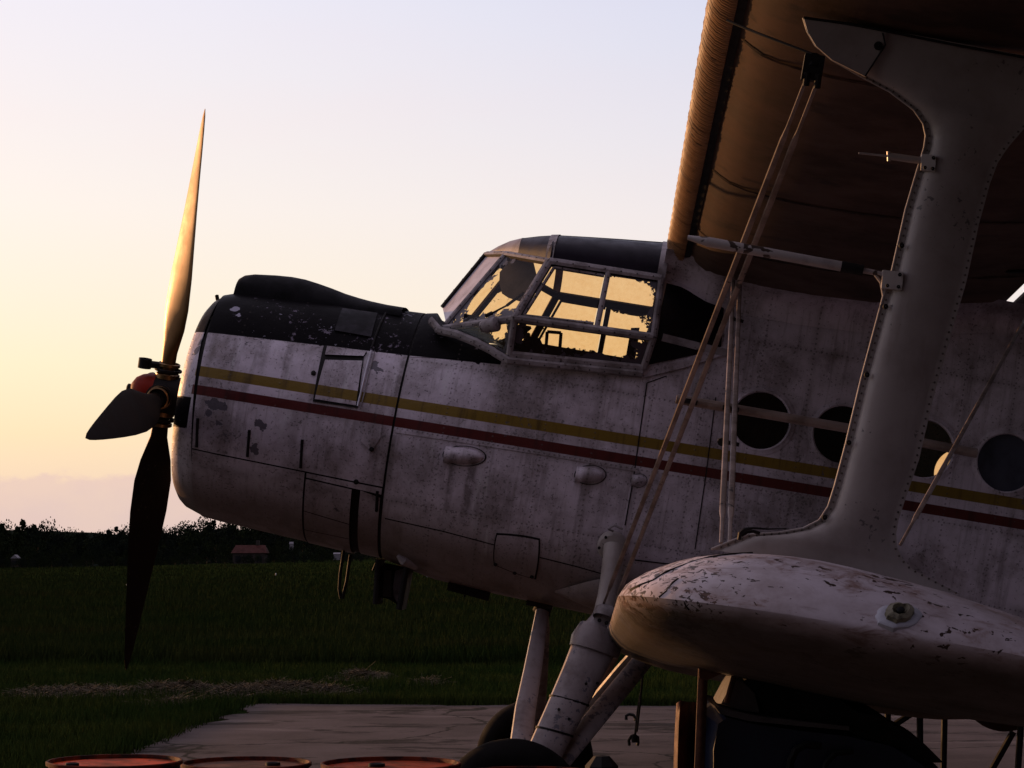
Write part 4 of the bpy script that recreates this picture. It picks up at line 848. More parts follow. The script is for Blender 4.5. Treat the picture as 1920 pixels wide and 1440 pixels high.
# slat: ribbed leading edge skin, in bays with small gaps
def slat(u0, u1, n_per=7, off=0):
    nr = int((u1-u0)/.027); us = np.linspace(u0, u1, nr*4+1); G = []
    for i, u in enumerate(us):
        rp = .0085*abs(math.sin(math.pi*i/4))**.7+.0015*math.sin(u*37)+.001*math.sin(u*113); z0 = ULE(u)+off; row = []
        for t_ in np.linspace(0, 2*math.pi, 19)[:-1]:
            x = -.232+.090*math.cos(t_); cx = math.cos(t_); zz = (.115+rp)*math.sin(t_)
            if cx < 0: x = -.225+(.100+rp)*cx
            else: x = -.225+.010*cx
            if math.sin(t_) < 0: zz *= .82
            row.append(np.array([x, -u, z0+.03+zz]))
        G.append(row)
    mb = MB(); mb.grid(G, cv=True); mb.cap(G[0]); mb.cap(G[-1], 0, True); return mb
for a, c_, of in ((.86, 1.82, 0), (1.828, 2.74, .004), (2.748, 3.7, .0), (3.708, 4.72, .003), (4.73, 5.8, 0), (5.81, 7.4, .003), (7.41, 9.0, 0)):
    slat(a, c_, off=of).build('slat_bay', M_SLAT, uw)
mb = MB(); mb.tube([(-.225, y_, ULE(abs(y_))+.03) for y_ in (.86, 9.0)], .105, 16); mb.build('slat_bay', M_SLAT, uw)
# dark joint behind the slat and chordwise tape seams with grime
def under(s, u, lift=.004): return np.array([s, -u, ULE(abs(u))+ip(s, *UB)-lift])
mb = MB(); mb.grid([[under(s, u, .006) for s in (-.232, -.188)] for u in np.linspace(.86, 9, 30)]); mb.build('slat_joint', M_DARK, uw)
M_TAPE = dirty('grimy_seam_tape', (.08, .042, .024), (.02, .011, .007), .7, 14, (.35, .6))
for u in (1.75, 3.1, 5.15, 7.2):
    mb = MB(); G = []
    for i in range(60):
        s = -.18+i*.0305; ww = .010+.010*abs(mnoise.noise(Vector((s*9, u*3, 0)))); G.append([under(s, u-ww), under(s, u-ww*.3, .008), under(s, u+ww)])
    mb.grid(G); mb.build('seam_tape', M_TAPE, uw)
# fuselage fillet under the wing root
mb = MB(); G = []
for s in np.linspace(-.33, 2.6, 34):
    zb = ULE(1.0)+(ip(max(s, -.2), *UB) if s < 1.62 else -.03); nb = zb-.16; a = body_pt(s, nb); c_ = np.array([s, -1.06, zb+.01]); mid = body_pt(s, zb-.02); mid[1] -= .03; G.append([a*(1-t_)**2+2*t_*(1-t_)*mid+c_*t_**2+np.array([0, -.004, 0]) for t_ in np.linspace(0, 1, 9)])
mb.grid(G); mb.build('wing_root_fillet', M_LIV, uw)
# flap behind an open slot
FT = lambda x: ip(x, [1.675, 1.75, 1.95, 2.3], [.02, .045, .035, -.02]); FB = lambda x: ip(x, [1.675, 1.75, 1.95, 2.3], [.005, -.03, -.035, -.025])
for a, c_ in ((.82, 5.6), (5.62, 9.0), (-.82, -5.6), (-5.62, -9.0)): wing('flap', M_FABRIC, uw, FT, FB, 1.675, 2.3, ULE, np.linspace(a, c_, 12))
mb = MB()
for u in (1.9, 3.4, 5.2, 6.8, 8.6): mb.bar(under(1.45, u, .0), under(1.85, u, -.03), .02, .06, (0, 1, 0))
mb.build('flap_hinges', M_DARK, uw)

# --- lower wing with rounded tip
lw = empty('lower_wing', '', '', (0, 0, 0))
for k in ('label', 'category'): del lw[k]
lw.parent = plane
tt = M_TIP.node_tree; tb = tt.nodes['Principled BSDF']; old = tb.inputs['Base Color'].links[0].from_socket
ta = N(tt, 'ShaderNodeTexCoord'); tsp = N(tt, 'ShaderNodeSeparateXYZ'); tt.links.new(ta.outputs['Object'], tsp.inputs[0]); tv = ta.outputs['Object']
nose = MapR(tt, tsp.outputs[0], .25, -.22); cn = noise(tt, coords(tt, (1, 1, 1.6)), 30, 4, .65, .8)
old = Mix(tt, MapR(tt, Mth(tt, 'ADD', cn, Mth(tt, 'MULTIPLY', nose, .13)), .665, .685), old, (.040, .024, .018))
rub = noise(tt, coords(tt, (1, 1, 3)), 5, 5, .7, .6); old = Mix(tt, Mth(tt, 'MULTIPLY', MapR(tt, rub, .48, .66), .8), old, (.19, .10, .07))
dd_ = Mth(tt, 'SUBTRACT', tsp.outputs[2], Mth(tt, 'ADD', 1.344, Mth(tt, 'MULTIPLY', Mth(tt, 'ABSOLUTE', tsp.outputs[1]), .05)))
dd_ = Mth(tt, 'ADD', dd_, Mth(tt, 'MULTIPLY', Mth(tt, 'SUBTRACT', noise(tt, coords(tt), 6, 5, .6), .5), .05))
tt.links.new(Mix(tt, Mth(tt, 'MULTIPLY', MapR(tt, dd_, .025, -.055), .9), old, (.055, .047, .032)), tb.inputs['Base Color'])  # shade under the wing painted into the skin below its widest line
M_UNDER = dirty('shade_toned_wing_underside', (.17, .15, .12), (.08, .07, .052), .6, 2.5, (.4, .7), streak=((1, 2, 5), 2.5, (.5, .7), .6, (.03, .022, .016)), chips=.8, chipsc=22, chipthr=(.64, .66), chipcol=(.02, .015, .01), bmp=.4)  # dark base tones stand for underside shade; chips are wear
LLE = lambda u: 1.694+.050*(u-7.0)
LT = ([-.29, -.27, -.21, -.1, .036, .18, .33, .63, .93, 1.3, 1.72], [0, .045, .095, .155, .195, .214, .218, .196, .150, .060, -.075]); LB = ([-.29, -.27, -.20, -.05, .05, .47, .975, 1.35, 1.72], [0, -.045, -.100, -.125, -.134, -.132, -.150, -.14, -.085])
U1 = 6.50; U2 = 7.16
def tip_row(u, N_=34):
    k = max(0, (u-U1)/(U2-U1)); th = max(1-k**2.6, 0)**.62; sh = (1-math.sqrt(max(1-k**2.2, 0)))
    s0 = -.29+.55*sh**1.3; s1 = 1.72-.9*sh**1.5; z0 = LLE(u); row = []
    ph = (1-np.cos(np.linspace(0, math.pi, N_)))/2
    for i, x in enumerate(ph): 
        xo = -.29+x*2.01; zc = .005+.012*k; row.append(np.array([s0+x*(s1-s0), -u, z0+zc*(1-th)+(ip(xo, *LT))*th]))
    tl = max(1-max(0, (u-6.0)/(U2-6.0))**1.7, 0)**.55
    for x in ph[::-1][1:-1]:
        xo = -.29+x*2.01; zc = .005+.012*k; row.append(np.array([s0+x*(s1-s0), -u, z0+zc*(1-tl)+(ip(xo, *LB)-.03*math.sin(math.pi*x)+0)*tl]))
    return row
us = list(np.linspace(.85, U1, 20))+list(U1+(U2-U1)*np.sin(np.linspace(0, math.pi/2, 18))[1:])
G = [tip_row(u) for u in us]
for sd_ in (1, -1):
    mb = MB(); GG = [[np.array([q[0], q[1]*sd_, q[2]]) for q in r_] for r_ in G]
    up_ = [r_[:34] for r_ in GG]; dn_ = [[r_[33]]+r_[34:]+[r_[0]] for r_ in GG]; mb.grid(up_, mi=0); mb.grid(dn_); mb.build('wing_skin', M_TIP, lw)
# nav light
def tip_hit(px, py, lo=6.4, hi=7.15):     # where the view ray meets the tip skin: march from the camera inwards
    best = None
    for u in np.linspace(hi, lo, 400):
        q = A(px, py, u); row = tip_row(u); s_ = [r_[0] for r_ in row[:34]]; 
        if s_[0] < q[0] < s_[-1]:
            zt = np.interp(q[0], s_, [r_[2] for r_ in row[:34]]); rb = sorted([(r_[0], r_[2]) for r_ in row[34:]]+[(row[0][0], row[0][2]), (row[33][0], row[33][2])]); zb = np.interp(q[0], [r_[0] for r_ in rb], [r_[1] for r_ in rb])
            if zb <= q[2] <= zt: return q
    return A(px, py, 7.1)
q = tip_hit(1685, 1155); dv = nrm(tip_hit(1705, 1155)-tip_hit(1665, 1155)); dw = nrm(tip_hit(1685, 1145)-tip_hit(1685, 1165)); nn_ = nrm(np.cross(dv, dw)); nn_ = nn_ if nn_[1] < 0 else -nn_
def oval(mb, rx, rz, h0, h1, prof=None, n=28, mi=0, wob=0):
    rows = []
    for (k, h) in prof: rows.append([q+dv*rx*k*math.cos(t_)*(1+wob*mnoise.noise(Vector((math.cos(t_)*2, math.sin(t_)*2, 5))))+dw*rz*k*math.sin(t_)*(1+wob*mnoise.noise(Vector((math.cos(t_)*2, math.sin(t_)*2, 8))))+nn_*h for t_ in np.linspace(0, 2*math.pi, n+1)[:-1]])
    mb.grid(rows, cv=True, mi=mi)
mb = MB(); oval(mb, .070, .048, 0, 0, [(1, -.03), (1, .001), (.92, .005), (.6, .008), (.5, .006)], wob=.25); nl = mb.build('navigation_light', M_LAMP, lw)
mb = MB(); oval(mb, .044, .036, 0, 0, [(1, .008), (.95, .022), (.6, .030), (.45, .018), (.30, .012), (.28, .004), (.01, .004)], wob=.3); mb.build('light_socket', dirty('old_socket', (.20, .18, .12), (.07, .06, .04), .5, 40), nl)
mb = MB(); oval(mb, .012, .012, 0, 0, [(1, .004), (1, .026), (.5, .030), (.01, .030)]); mb.build('bulb_stub', M_DARK, nl)
for pts_, r_ in (([(1183, 1106), (1200, 1098), (1225, 1088), (1250, 1073), (1275, 1062), (1300, 1052), (1330, 1045), (1370, 1040), (1410, 1038)], .0045), ([(1236, 1120), (1250, 1108), (1262, 1092), (1272, 1085)], .003), ([(1282, 1120), (1284, 1132), (1292, 1143)], .003)):
    qs_ = [tip_hit(x, y) for x, y in pts_]; mb = MB(); mb.tube(qs_, [r_*(.5+random.random()) for _ in qs_], 5); mb.build('split_seam', M_DARK, lw)
# root collar of the lower wing, where the strut fairing meets
for sd_ in (1, -1):
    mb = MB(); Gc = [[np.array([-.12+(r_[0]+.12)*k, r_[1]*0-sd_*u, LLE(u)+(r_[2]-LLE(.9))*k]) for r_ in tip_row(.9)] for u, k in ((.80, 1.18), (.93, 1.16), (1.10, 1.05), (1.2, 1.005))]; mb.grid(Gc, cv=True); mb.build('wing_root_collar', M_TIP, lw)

# --- interplane strut (port)
SU = 5.8
L_ = [(1507, 34), (1515, 60), (1530, 86), (1560, 112), (1612, 142), (1669, 172), (1714, 206), (1732, 232), (1737, 255), (1734, 277), (1721, 319), (1699, 394), (1674, 506), (1657, 556), (1616, 710), (1586, 837), (1566, 912), (1554, 950), (1537, 976), (1507, 991), (1462, 999), (1402, 1003), (1335, 1030)]
R_ = [(2020, 124), (2010, 148), (1998, 168), (1980, 187), (1960, 203), (1940, 222), (1916, 246), (1893, 273), (1882, 288), (1870, 307), (1856, 345), (1836, 418), (1811, 532), (1796, 582), (1752, 737), (1723, 862), (1696, 940), (1685, 974), (1680, 1001), (1682, 1026), (1693, 1048), (1712, 1068), (1800, 1114)]
def strut_geo(sgn=1):
    G = []
    for (l, r_) in zip(L_, R_):
        a, c_ = A(*l, SU), A(*r_, SU); a[1] *= sgn; c_[1] *= sgn; wd = np.linalg.norm(c_-a); tk = min(.042, .30*wd) if wd < .45 else .034; row = []
        xx = (1-np.cos(np.linspace(0, math.pi, 12)))/2
        fl = min(.022/wd, .2)     # thin riveted flange at both edges
        def th(x):
            k = np.clip((x-fl)/(1-2*fl), 0, 1); return .003+tk*(math.sin(math.pi*k**.62)**.8 if 0 < k < 1 else 0)
        xs2 = np.concatenate([[0, fl*.9], fl+(1-2*fl)*xx[1:-1], [1-fl*.9, 1]])
        for x in xs2: row.append(a+(c_-a)*x+np.array([0, -th(x)*1.0, 0]))
        for x in xs2[::-1][1:-1]: row.append(a+(c_-a)*x+np.array([0, th(x), 0]))
        G.append(row)
    return G
def resample(G, m_=4):
    out = []
    for i in range(len(G)-1):
        for k in range(m_): out.append([g0*(1-k/m_)+g1*k/m_ for g0, g1 in zip(G[i], G[i+1])])
    out.append(G[-1]); return out
for sgn in (1, -1):
    mb = MB(); G = resample(strut_geo(sgn)); mb.grid(G, cv=True); mb.cap(G[0]); mb.cap(G[-1], 0, True); st_o = mb.build('interplane_strut', M_STRUT, plane)
    if sgn == 1: STRUT = st_o; GS = G
M_RIV = plain('tarnished_rivets', (.09, .07, .06), .5)
# rivets down both flanges
def rivet_row(pts, nv, sp=.026, r_=.0042, inset=None):
    mr = MB(); acc = 0
    for a, c_ in zip(pts[:-1], pts[1:]):
        L = np.linalg.norm(c_-a); 
        while acc < L: mr.lathe([(0, r_), (.003, r_*.8), (.004, .0004)], a+(c_-a)*acc/L, nv, 6); acc += sp
        acc -= L
    return mr
lf = [(g[0]+g[1])/2+np.array([0, -.004, 0]) for g in GS]; rf_ = [(g[12]+g[13])/2+np.array([0, -.004, 0]) for g in GS]
tag(rivet_row(lf, (0, -1, 0)).build('rivets', M_RIV, STRUT), kind='stuff'); tag(rivet_row(rf_, (0, -1, 0)).build('rivets', M_RIV, STRUT), kind='stuff')
mb = MB(); mb.tube([g[0]+np.array([-.002, 0, 0]) for g in GS], .0045, 6); mb.build('edge_bead', M_STRUT, STRUT)
for x, y in ((1690, 461), (1625, 703), (1591, 830), (1546, 970), (1660, 575)):
    mb = MB(); q = A(x, y, SU+.02); mb.lathe([(0, .010), (.012, .009), (.013, .001)], q, (0, -1, 0), 10); mb.build('bolt', M_DARK, STRUT)
# cover plate at the strut head
mb = MB(); pl = [(1507, 34), (1662, 60), (1662, 82), (1622, 143), (1560, 112), (1530, 86), (1515, 60)]; a = [A(x, y, SU+.047) for x, y in pl]; c_ = [q_+np.array([0, .01, 0]) for q_ in a]; mb.cap(a); mb.grid([a, c_], cv=True); hp = mb.build('head_cover_plate', M_STRUT, STRUT, False)
mb = MB(); mb.lathe([(0, .016), (.006, .015), (.007, .001)], A(1647, 86, SU+.048), (0, -1, 0), 12); mb.build('bolt', M_DARK, hp)
mb = MB(); mb.tube([A(x, y, SU+.05) for x, y in ((1655, 62), (1660, 84), (1622, 143))], .003, 5); mb.build('plate_edge', M_DARK, hp)
# joint line where strut meets the wing
mb = MB(); mb.tube([A(x, y, SU+.05) for x, y in ((1507, 33), (1600, 46), (1700, 66), (1800, 86), (2000, 122))], .005, 5); mb.build('strut_head_joint', M_DARK, STRUT)

# --- tubes attached to the strut
def bracket(x, y, wpx, hpx):
    mb = MB(); c_ = [A(x-wpx*.6, y-hpx*.5, SU+.03), A(x+wpx*.6, y-hpx*.40, SU+.05), A(x+wpx*.5, y+hpx*.55, SU+.05), A(x-wpx*.7, y+hpx*.45, SU+.03)]; b_ = [q_+np.array([0, .02, 0]) for q_ in c_]; mb.cap(c_); mb.grid([c_, b_], cv=True); o = mb.build('clamp_plate', M_STRUT, STRUT, False)
    for dx, dy in ((.38, -.25), (.3, .38), (-.35, .32)):
        mb = MB(); mb.lathe([(0, .007), (.006, .006), (.007, .001)], A(x+dx*wpx, y+dy*hpx, SU+.052), (0, -1, 0), 8); mb.build('bolt', M_DARK, o)
bracket(1675, 524, 32, 36); bracket(1742, 304, 22, 32)
mb = MB(); mb.tube([A(1289, 445, SU), A(1325, 453, SU)], [.008, .017], 12); mb.tube([A(1325, 453, SU), A(1580, 500, SU), A(1600, 503, SU)], [.018, .018, .014], 12); mb.tube([A(1600, 503, SU), A(1672, 518, SU)], .010, 10)
pit = mb.build('pitot_tube', dirty('peeling_pitot_paint', (.42, .38, .38), (.28, .24, .24), .4, 8, chips=1, chipsc=9, chipthr=(.50, .51), chipcol=(.05, .035, .03)), plane)
mb = MB(); mb.tube([A(1577, 499, SU), A(1618, 507, SU)], .0195, 12); mb.build('dark_sleeve', M_DARK, pit)
mb = MB(); mb.tube([A(1640, 514, SU), A(1652, 530, SU), A(1657, 556, SU)], .006, 6); mb.build('curved_brace', M_STRUT, pit)
mb = MB(); mb.tube([A(1610, 287, SU), A(1668, 293, SU)], .004, 6); mb.tube([A(1668, 293, SU), A(1740, 303, SU)], .013, 10); mb.tube([A(1666, 284, SU), A(1667, 302, SU)], .007, 8); mb.build('probe_tube', M_STRUT, plane)

# --- rigging wires
def wire(p0, u0, p1, u1, r_, name='rigging_wire', sq=.45, parent=plane, sg=1):
    a, c_ = A(*p0, u0), A(*p1, u1); a[1] *= sg; c_[1] *= sg; mb = MB(); L = np.linalg.norm(c_-a); mb.tube([a, a+(c_-a)*.06, a+(c_-a)*.075, a+(c_-a)*.93, a+(c_-a)*.945, c_], [r_*.6, r_*.6, r_, r_, r_*.6, r_*.6], 8, sq=sq, up=(1, 0, 0)); return mb.build(name, M_CABLE, parent)
for sg in (1, -1):
    wire((1513, 145), 5.9, (1128, 1142), 1.02, .012, sg=sg); wire((1534, 150), 5.9, (1146, 1150), 1.02, .012, sg=sg)
    wire((1376, 500), 1.0, (1352, 1018), 5.8, .012, sg=sg); wire((1388, 505), 1.0, (1368, 1018), 5.8, .012, sg=sg)
    wire((1960, 530), 1.3, (1688, 1022), 5.8, .0095, sg=sg)
mb = MB(); mb.box(A(1524, 128, 5.88), (.07, .04, .09)); mb.tube([A(1514, 135, 5.9), A(1511, 160, 5.88)], .012, 8); mb.tube([A(1535, 138, 5.9), A(1532, 165, 5.88)], .012, 8); mb.tube([A(1524, 108, 5.86), A(1524, 130, 5.88)], .03, 10); mb.build('wire_fitting', M_DARK, plane)
mb = MB(); mb.tube([A(1268, 748, 3.3), A(1590, 803, 3.3), A(1832, 850, 3.3)], .022, 10); sp_ = mb.build('wire_spreader', M_CABLE, plane)
for x, y in ((1288, 752), (1300, 755), (1362, 765), (1378, 768)): mb = MB(); mb.box(A(x, y, 3.32), (.035, .05, .022)); mb.build('spreader_clip', M_DARK, sp_, False)
for y, u in ((597, 2.0), (828, 4.2)):
    mb = MB(); mb.tube([A(1364 if y < 700 else 1346, y-2, u), A(1394 if y < 700 else 1386, y+6, u)], .009, 8); mb.tube([A(1372 if y < 700 else 1353, y, u-.01), A(1372 if y < 700 else 1353, y+1, u+.05)], .018, 8); mb.build('wire_spacer', M_DARK, plane)
# black cable loop on the wing at the strut foot
mb = MB(); mb.tube([A(x, y, SU+.06) for x, y in ((1385, 1012), (1388, 1000), (1396, 993), (1412, 990), (1440, 992), (1475, 991))], [.006, .009, .008, .004, .003, .002], 6); mb.tube([A(x, y, SU+.05) for x, y in ((1390, 1004), (1400, 998), (1412, 996), (1425, 1000))], .006, 6); mb.build('cable_loop', M_DARK, plane)
# wires tacked along the upper wing underside
mb = MB(); mb.tube([A(1363, 38, 5.6), A(1420, 62, 5.7), A(1480, 85, 5.8), A(1530, 104, 5.85)], .005, 6); mb.build('tacked_cable', M_DARK, uw)

# --- landing gear
def leg(pts, name, parent, mat=M_LEG, n=14, ratio=.42):      # pts: px,py,u,width_px
    G = []; q_ = [A(x, y, u) for x, y, u, _ in pts]
    for i, (x, y, u, wp) in enumerate(pts):
        t_ = nrm(q_[min(i+1, len(q_)-1)]-q_[max(i-1, 0)]); wv = nrm(np.array([1, 0, 0])-t_*t_[0]); dv_ = np.cross(t_, wv); wd = .9*wp*(DIST-u)/FOC; row = []
        for a in np.linspace(0, 2*math.pi, n+1)[:-1]:
            cx, sx = math.cos(a), math.sin(a); row.append(q_[i]+wv*wd/2*cx+dv_*wd/2*ratio*sx*(1.1-.35*cx))
        G.append(row)
    mb = MB(); mb.grid(G, cv=True); mb.cap(G[0]); mb.cap(G[-1], 0, True); return mb.build(name, mat, parent)
def gear(side):
    gr = empty('landing_gear', '', '', (0, 0, 0)); 
    for k in ('label', 'category'): del gr[k]
    gr.parent = plane
    hub = np.array([-.63, -1.62*side, .35+.0])
    ax = nrm((0, 1, .0)); R0 = .40
    wh = MB(); pr = []
    for a in np.linspace(-math.pi*.80, math.pi*.80, 21): pr.append((.115*math.sin(a)*1.05, R0-.105+.105*math.cos(a)))
    wh.lathe([(-.085, .20)]+pr+[(.085, .20)], hub, ax, 56); wheel = wh.build('wheel', M_TYRE, gr)
    mb = MB(); mb.lathe([(-.08, .215), (-.075, .19), (-.05, .17), (-.045, .07), (-.09, .06), (-.095, .001)], hub, ax, 32); mb.lathe([(.08, .215), (.075, .19), (.05, .17), (.045, .07), (.09, .06), (.095, .001)], hub, ax, 32); mb.build('rim', M_LEG, wheel)
    return gr, hub
gearP, hubP = gear(1); gearS, hubS = gear(-1)
def hubpx(h, du=0):
    w_ = AW(h); v_ = w_-CAM; z = v_@FWD; return 960+FOC*(v_@RGT)/z, 720-FOC*(v_@UPV)/z
# port: front brace, oleo fairing, rear brace
leg([(1017, 1146, .30, 28), (1012, 1175, .4, 30), (998, 1260, .75, 38), (985, 1330, 1.05, 44), (976, 1400, 1.3, 46), (962, 1490, 1.5, 46)], 'front_brace', gearP)
leg([(1148, 1130, 1.0, 44), (1138, 1165, 1.0, 70), (1120, 1200, 1.05, 94), (1090, 1265, 1.15, 84), (1055, 1340, 1.3, 78), (1022, 1410, 1.42, 74), (985, 1500, 1.5, 66)], 'oleo_fairing', gearP, ratio=.5)
mb = MB()
for x, y, u, r_ in ((1120, 1268, 1.12, 0), ): pass
leg([(1127, 1180, 1.04, 92), (1118, 1205, 1.06, 108), (1113, 1222, 1.07, 104)], 'oleo_collar', gearP, ratio=.62)
leg([(1068, 1312, 1.245, 86), (1067, 1316, 1.247, 86)], 'fairing_joint', gearP, M_DARK, ratio=.52); leg([(1040, 1370, 1.355, 81), (1039, 1374, 1.357, 81)], 'fairing_joint', gearP, M_DARK, ratio=.52)
leg([(1230, 1205, .55, 40), (1200, 1245, .7, 44), (1140, 1318, 1.0, 46), (1085, 1385, 1.25, 46), (1010, 1478, 1.48, 44)], 'rear_brace', gearP)
leg([(1017, 1146, -.1, 26), (1019, 1180, -.25, 26), (1014, 1260, -.6, 30), (1008, 1340, -1.1, 32), (1006, 1400, -1.45, 30)], 'front_brace', gearS)
leg([(1212, 1208, -.5, 34), (1170, 1258, -.7, 40), (1120, 1318, -1.0, 40), (1060, 1380, -1.3, 38), (1015, 1420, -1.45, 34)], 'rear_brace', gearS)
leg([(1165, 1165, -1.0, 60), (1100, 1290, -1.25, 60), (1020, 1410, -1.5, 50)], 'oleo_fairing', gearS)
mb = MB(); mb.lathe([(-.03, .05), (.03, .055), (.05, .03), (.06, .001)], A(1018, 1140, .2), (-.17, 0, -1), 12); mb.box(A(1012, 1134, .2), (.16, .1, .03)); mb.build('brace_bracket', M_DARK, gearP)
mb = MB(); mb.lathe([(-.02, .085), (.0, .09), (.03, .09), (.045, .075), (.05, .06)], A(1140, 1158, 1.08), nrm(A(1155, 1120, 1.0)-A(1120, 1200, 1.1)), 20); mb.build('oleo_flange', M_FRAME, gearP)
for x, y in ((1124, 1163), (1150, 1156), (1137, 1168)): mb = MB(); mb.lathe([(0, .012), (.014, .011), (.015, .001)], A(x, y, 1.17), (0, -1, 0), 8); mb.build('bolt', M_DARK, gearP)
for x, y, u in ((1099, 1282, 1.20), (1120, 1281, 1.2), (1067, 1348, 1.36), (1048, 1330, 1.3)): mb = MB(); mb.lathe([(0, .009), (.012, .008), (.013, .001)], A(x, y, u+.06), (0, -1, 0), 8); mb.build('bolt', M_DARK, gearP)
# shock strut cap on the fuselage side and the bulged wing-root fairing
s, n = body_sn(1148, 1022); q0 = body_pt(s, n); nn0 = body_nrm(s, n)
mb = MB(); mb.lathe([(-.02, .084), (.045, .084), (.065, .07), (.075, .03), (.076, .001)], q0, nn0, 28); cap_o = mb.build('shock_strut_cap', M_STRUT, gearP)
for a in (2.2, 3.3, 4.2): mb = MB(); mb.lathe([(.07, .009), (.082, .008), (.083, .001)], q0+np.array([math.cos(a)*.068, 0, math.sin(a)*.068]), nn0, 8); mb.build('bolt', M_DARK, cap_o)
mb = MB(); mb.tube([A(1152, 1025, .90), A(1146, 1070, .97), A(1138, 1115, 1.03), A(1131, 1150, 1.06)], [.062, .056, .052, .055], 18); mb.build('shock_strut', M_STRUT, gearP)
mb = MB(); mb.tube([A(1150, 996, .9), A(1140, 992, .92), A(1152, 985, .92), A(1168, 992, .92)], .007, 6); mb.build('strut_fitting', M_FRAME, gearP)
G = []
for i in range(13):
    a = i/12; row = []
    for j in range(9):
        c_ = j/8; x = lerp(1040, 1165, a); y = lerp(lerp(1108, 1078, math.sin(a*math.pi/2)), lerp(1112, 1156, a), c_); s, n = body_sn(x, min(y, 1146)); q_ = body_pt(s, n); nn_ = body_nrm(s, n); e_ = math.sin(math.pi*min(a*.62, 1))*math.sin(math.pi*(.12+.8*c_)); row.append(q_+nn_*(.075*e_-.002)*(1 if a > 0 else 0))
    G.append(row)
mb = MB(); mb.grid(G); mb.build('root_fairing_bulge', M_LIV, fus)

# --- oil cooler duct, drain loop, belly bits
mb = MB()
q = [A(x, y, .12) for x, y in ((712, 1052), (770, 1062), (752, 1140), (708, 1132))]; q2 = [A(x, y, -.22) for x, y in ((712, 1052), (770, 1062), (752, 1140), (708, 1132))]
mb = MB(); mb.bar(A(713, 1048, .16), A(708, 1132, .16), .03, .30, (0, -1, 0)); mb.bar(A(768, 1056, .16), A(752, 1142, .16), .035, .30, (0, -1, 0)); duct = mb.build('oil_cooler_duct', M_DARK, plane)
mb = MB(); mb.grid([[A(x, y, u) for u in (.02, -.25)] for x, y in ((712, 1056), (712, 1122), (728, 1124), (740, 1131), (750, 1140), (764, 1062))]); mb.cap([A(x, y, .03) for x, y in ((714, 1054), (766, 1064), (750, 1138), (740, 1130), (728, 1123), (710, 1120))]); mb.build('duct_body', M_DARK, duct)
mb = MB(); mb.cap([A(x, y, .06) for x, y in ((741, 1070), (757, 1066), (751, 1100), (746, 1132), (738, 1118), (737, 1100))]); mb.build('torn_duct_flap', M_FRAME, duct, False)
mb = MB(); mb.cap([A(x, y, .05) for x, y in ((718, 1068), (734, 1070), (734, 1120), (716, 1118))]); mb.build('duct_vane', plain('dull_duct_metal', (.07, .055, .05), .5, .5), duct, False)
mb = MB(); mb.tube([A(x, y, .1) for x, y in ((645, 1030), (638, 1075), (636, 1105), (639, 1122), (642, 1122), (650, 1090), (657, 1040))], .010, 8); mb.build('drain_hose', M_DARK, plane)
mb = MB(); mb.tube([A(x, y, .1) for x, y in ((708, 1048), (703, 1060), (699, 1070))], .007, 6); mb.build('drain_pipe', M_DARK, plane)
mb = MB(); mb.bar(A(840, 1097, .15), A(918, 1118, .15), .06, .02, (0, -1, 0)); mb.tube([A(871, 1105, .15), A(871, 1120, .15)], .006, 6); mb.build('belly_strip', M_DARK, plane)
mb = MB(); G = [[A(x, y, u) for u, dy in ((.35, 0), (.30, 0))] for x, y in ((747, 1045), (756, 1050), (768, 1062), (784, 1066))]; mb.tube([A(745, 1042, .42), A(757, 1052, .42), (A(781, 1066, .36))], [.010, .028, .014], 10); mb.build('exhaust_lip', M_FRAME, plane)

# ================================================================== things standing around
M_DRUM = dirty('rusty_drum_shell', (.05, .018, .01), (.02, .012, .01), .6, 6, (.35, .6), bmp=.5)
def lidmat(nm, a, c_): return dirty(nm, a, c_, .6, 4, (.45, .62), chips=1, chipsc=9, chipthr=(.60, .63), chipcol=(.02, .012, .01), bmp=.4, spec=.06)
LID = [lidmat('orange_drum_lid', (.52, .050, .006), (.16, .024, .006)), lidmat('brown_drum_lid', (.13, .035, .016), (.06, .02, .012)), lidmat('dull_red_drum_lid', (.30, .038, .010), (.11, .024, .010)), lidmat('bright_rust_drum_lid', (.46, .042, .006), (.12, .020, .006))]
def drum(px, pyback, wpx, lid, label, bung):
    rim = .30; dd = 2*rim*FOC/wpx; zt = EYE-(pyback-HY)*(dd+rim)/FOC; c0 = W(px, 1425, dd); x = c0[0]
    e = empty('oil_drum', label, 'drum', (x, dd, .012), (0, 0, 0), 'oil drums in a row in the foreground'); H = zt-.012
    mb = MB(); pr = [(0, .285), (.01, .295), (H*.32, .287), (H*.333, .297), (H*.345, .287), (H*.64, .287), (H*.655, .297), (H*.67, .287), (H-.03, .286), (H-.018, .292)]
    mb.lathe([(0, .001)]+pr, (0, 0, 0), (0, 0, 1), 56); mb.build('shell', M_DRUM, e)
    mb = MB(); mb.lathe([(H-.022, .290), (H-.018, .299), (H-.004, .300), (H, .295), (H-.001, .288), (H-.020, .284)], (0, 0, 0), (0, 0, 1), 72); mb.build('rim', dirty('rusty_drum_rim', (.12, .018, .006), (.025, .009, .007), .7, 12, (.4, .6), spec=.08), e)
    mb = MB(); mb.lathe([(H-.018, .285), (H-.021, .25), (H-.016, .245), (H-.017, .12), (H-.016, .001)], (0, 0, 0), (0, 0, 1), 56); o = mb.build('lid', lid, e)
    for (bx_, by_, r_) in bung:
        mb = MB(); mb.lathe([(H-.018, r_), (H-.004, r_), (H-.002, r_*.85), (H-.008, r_*.6), (H-.008, .001)], (bx_, by_, 0), (0, 0, 1), 18); mb.build('bung', M_DARK, o)
    return e
drum(215, 1412, 254, LID[0], 'oil drum with the bright orange-red lid, leftmost of the row', [(-.16, -.12, .03)])
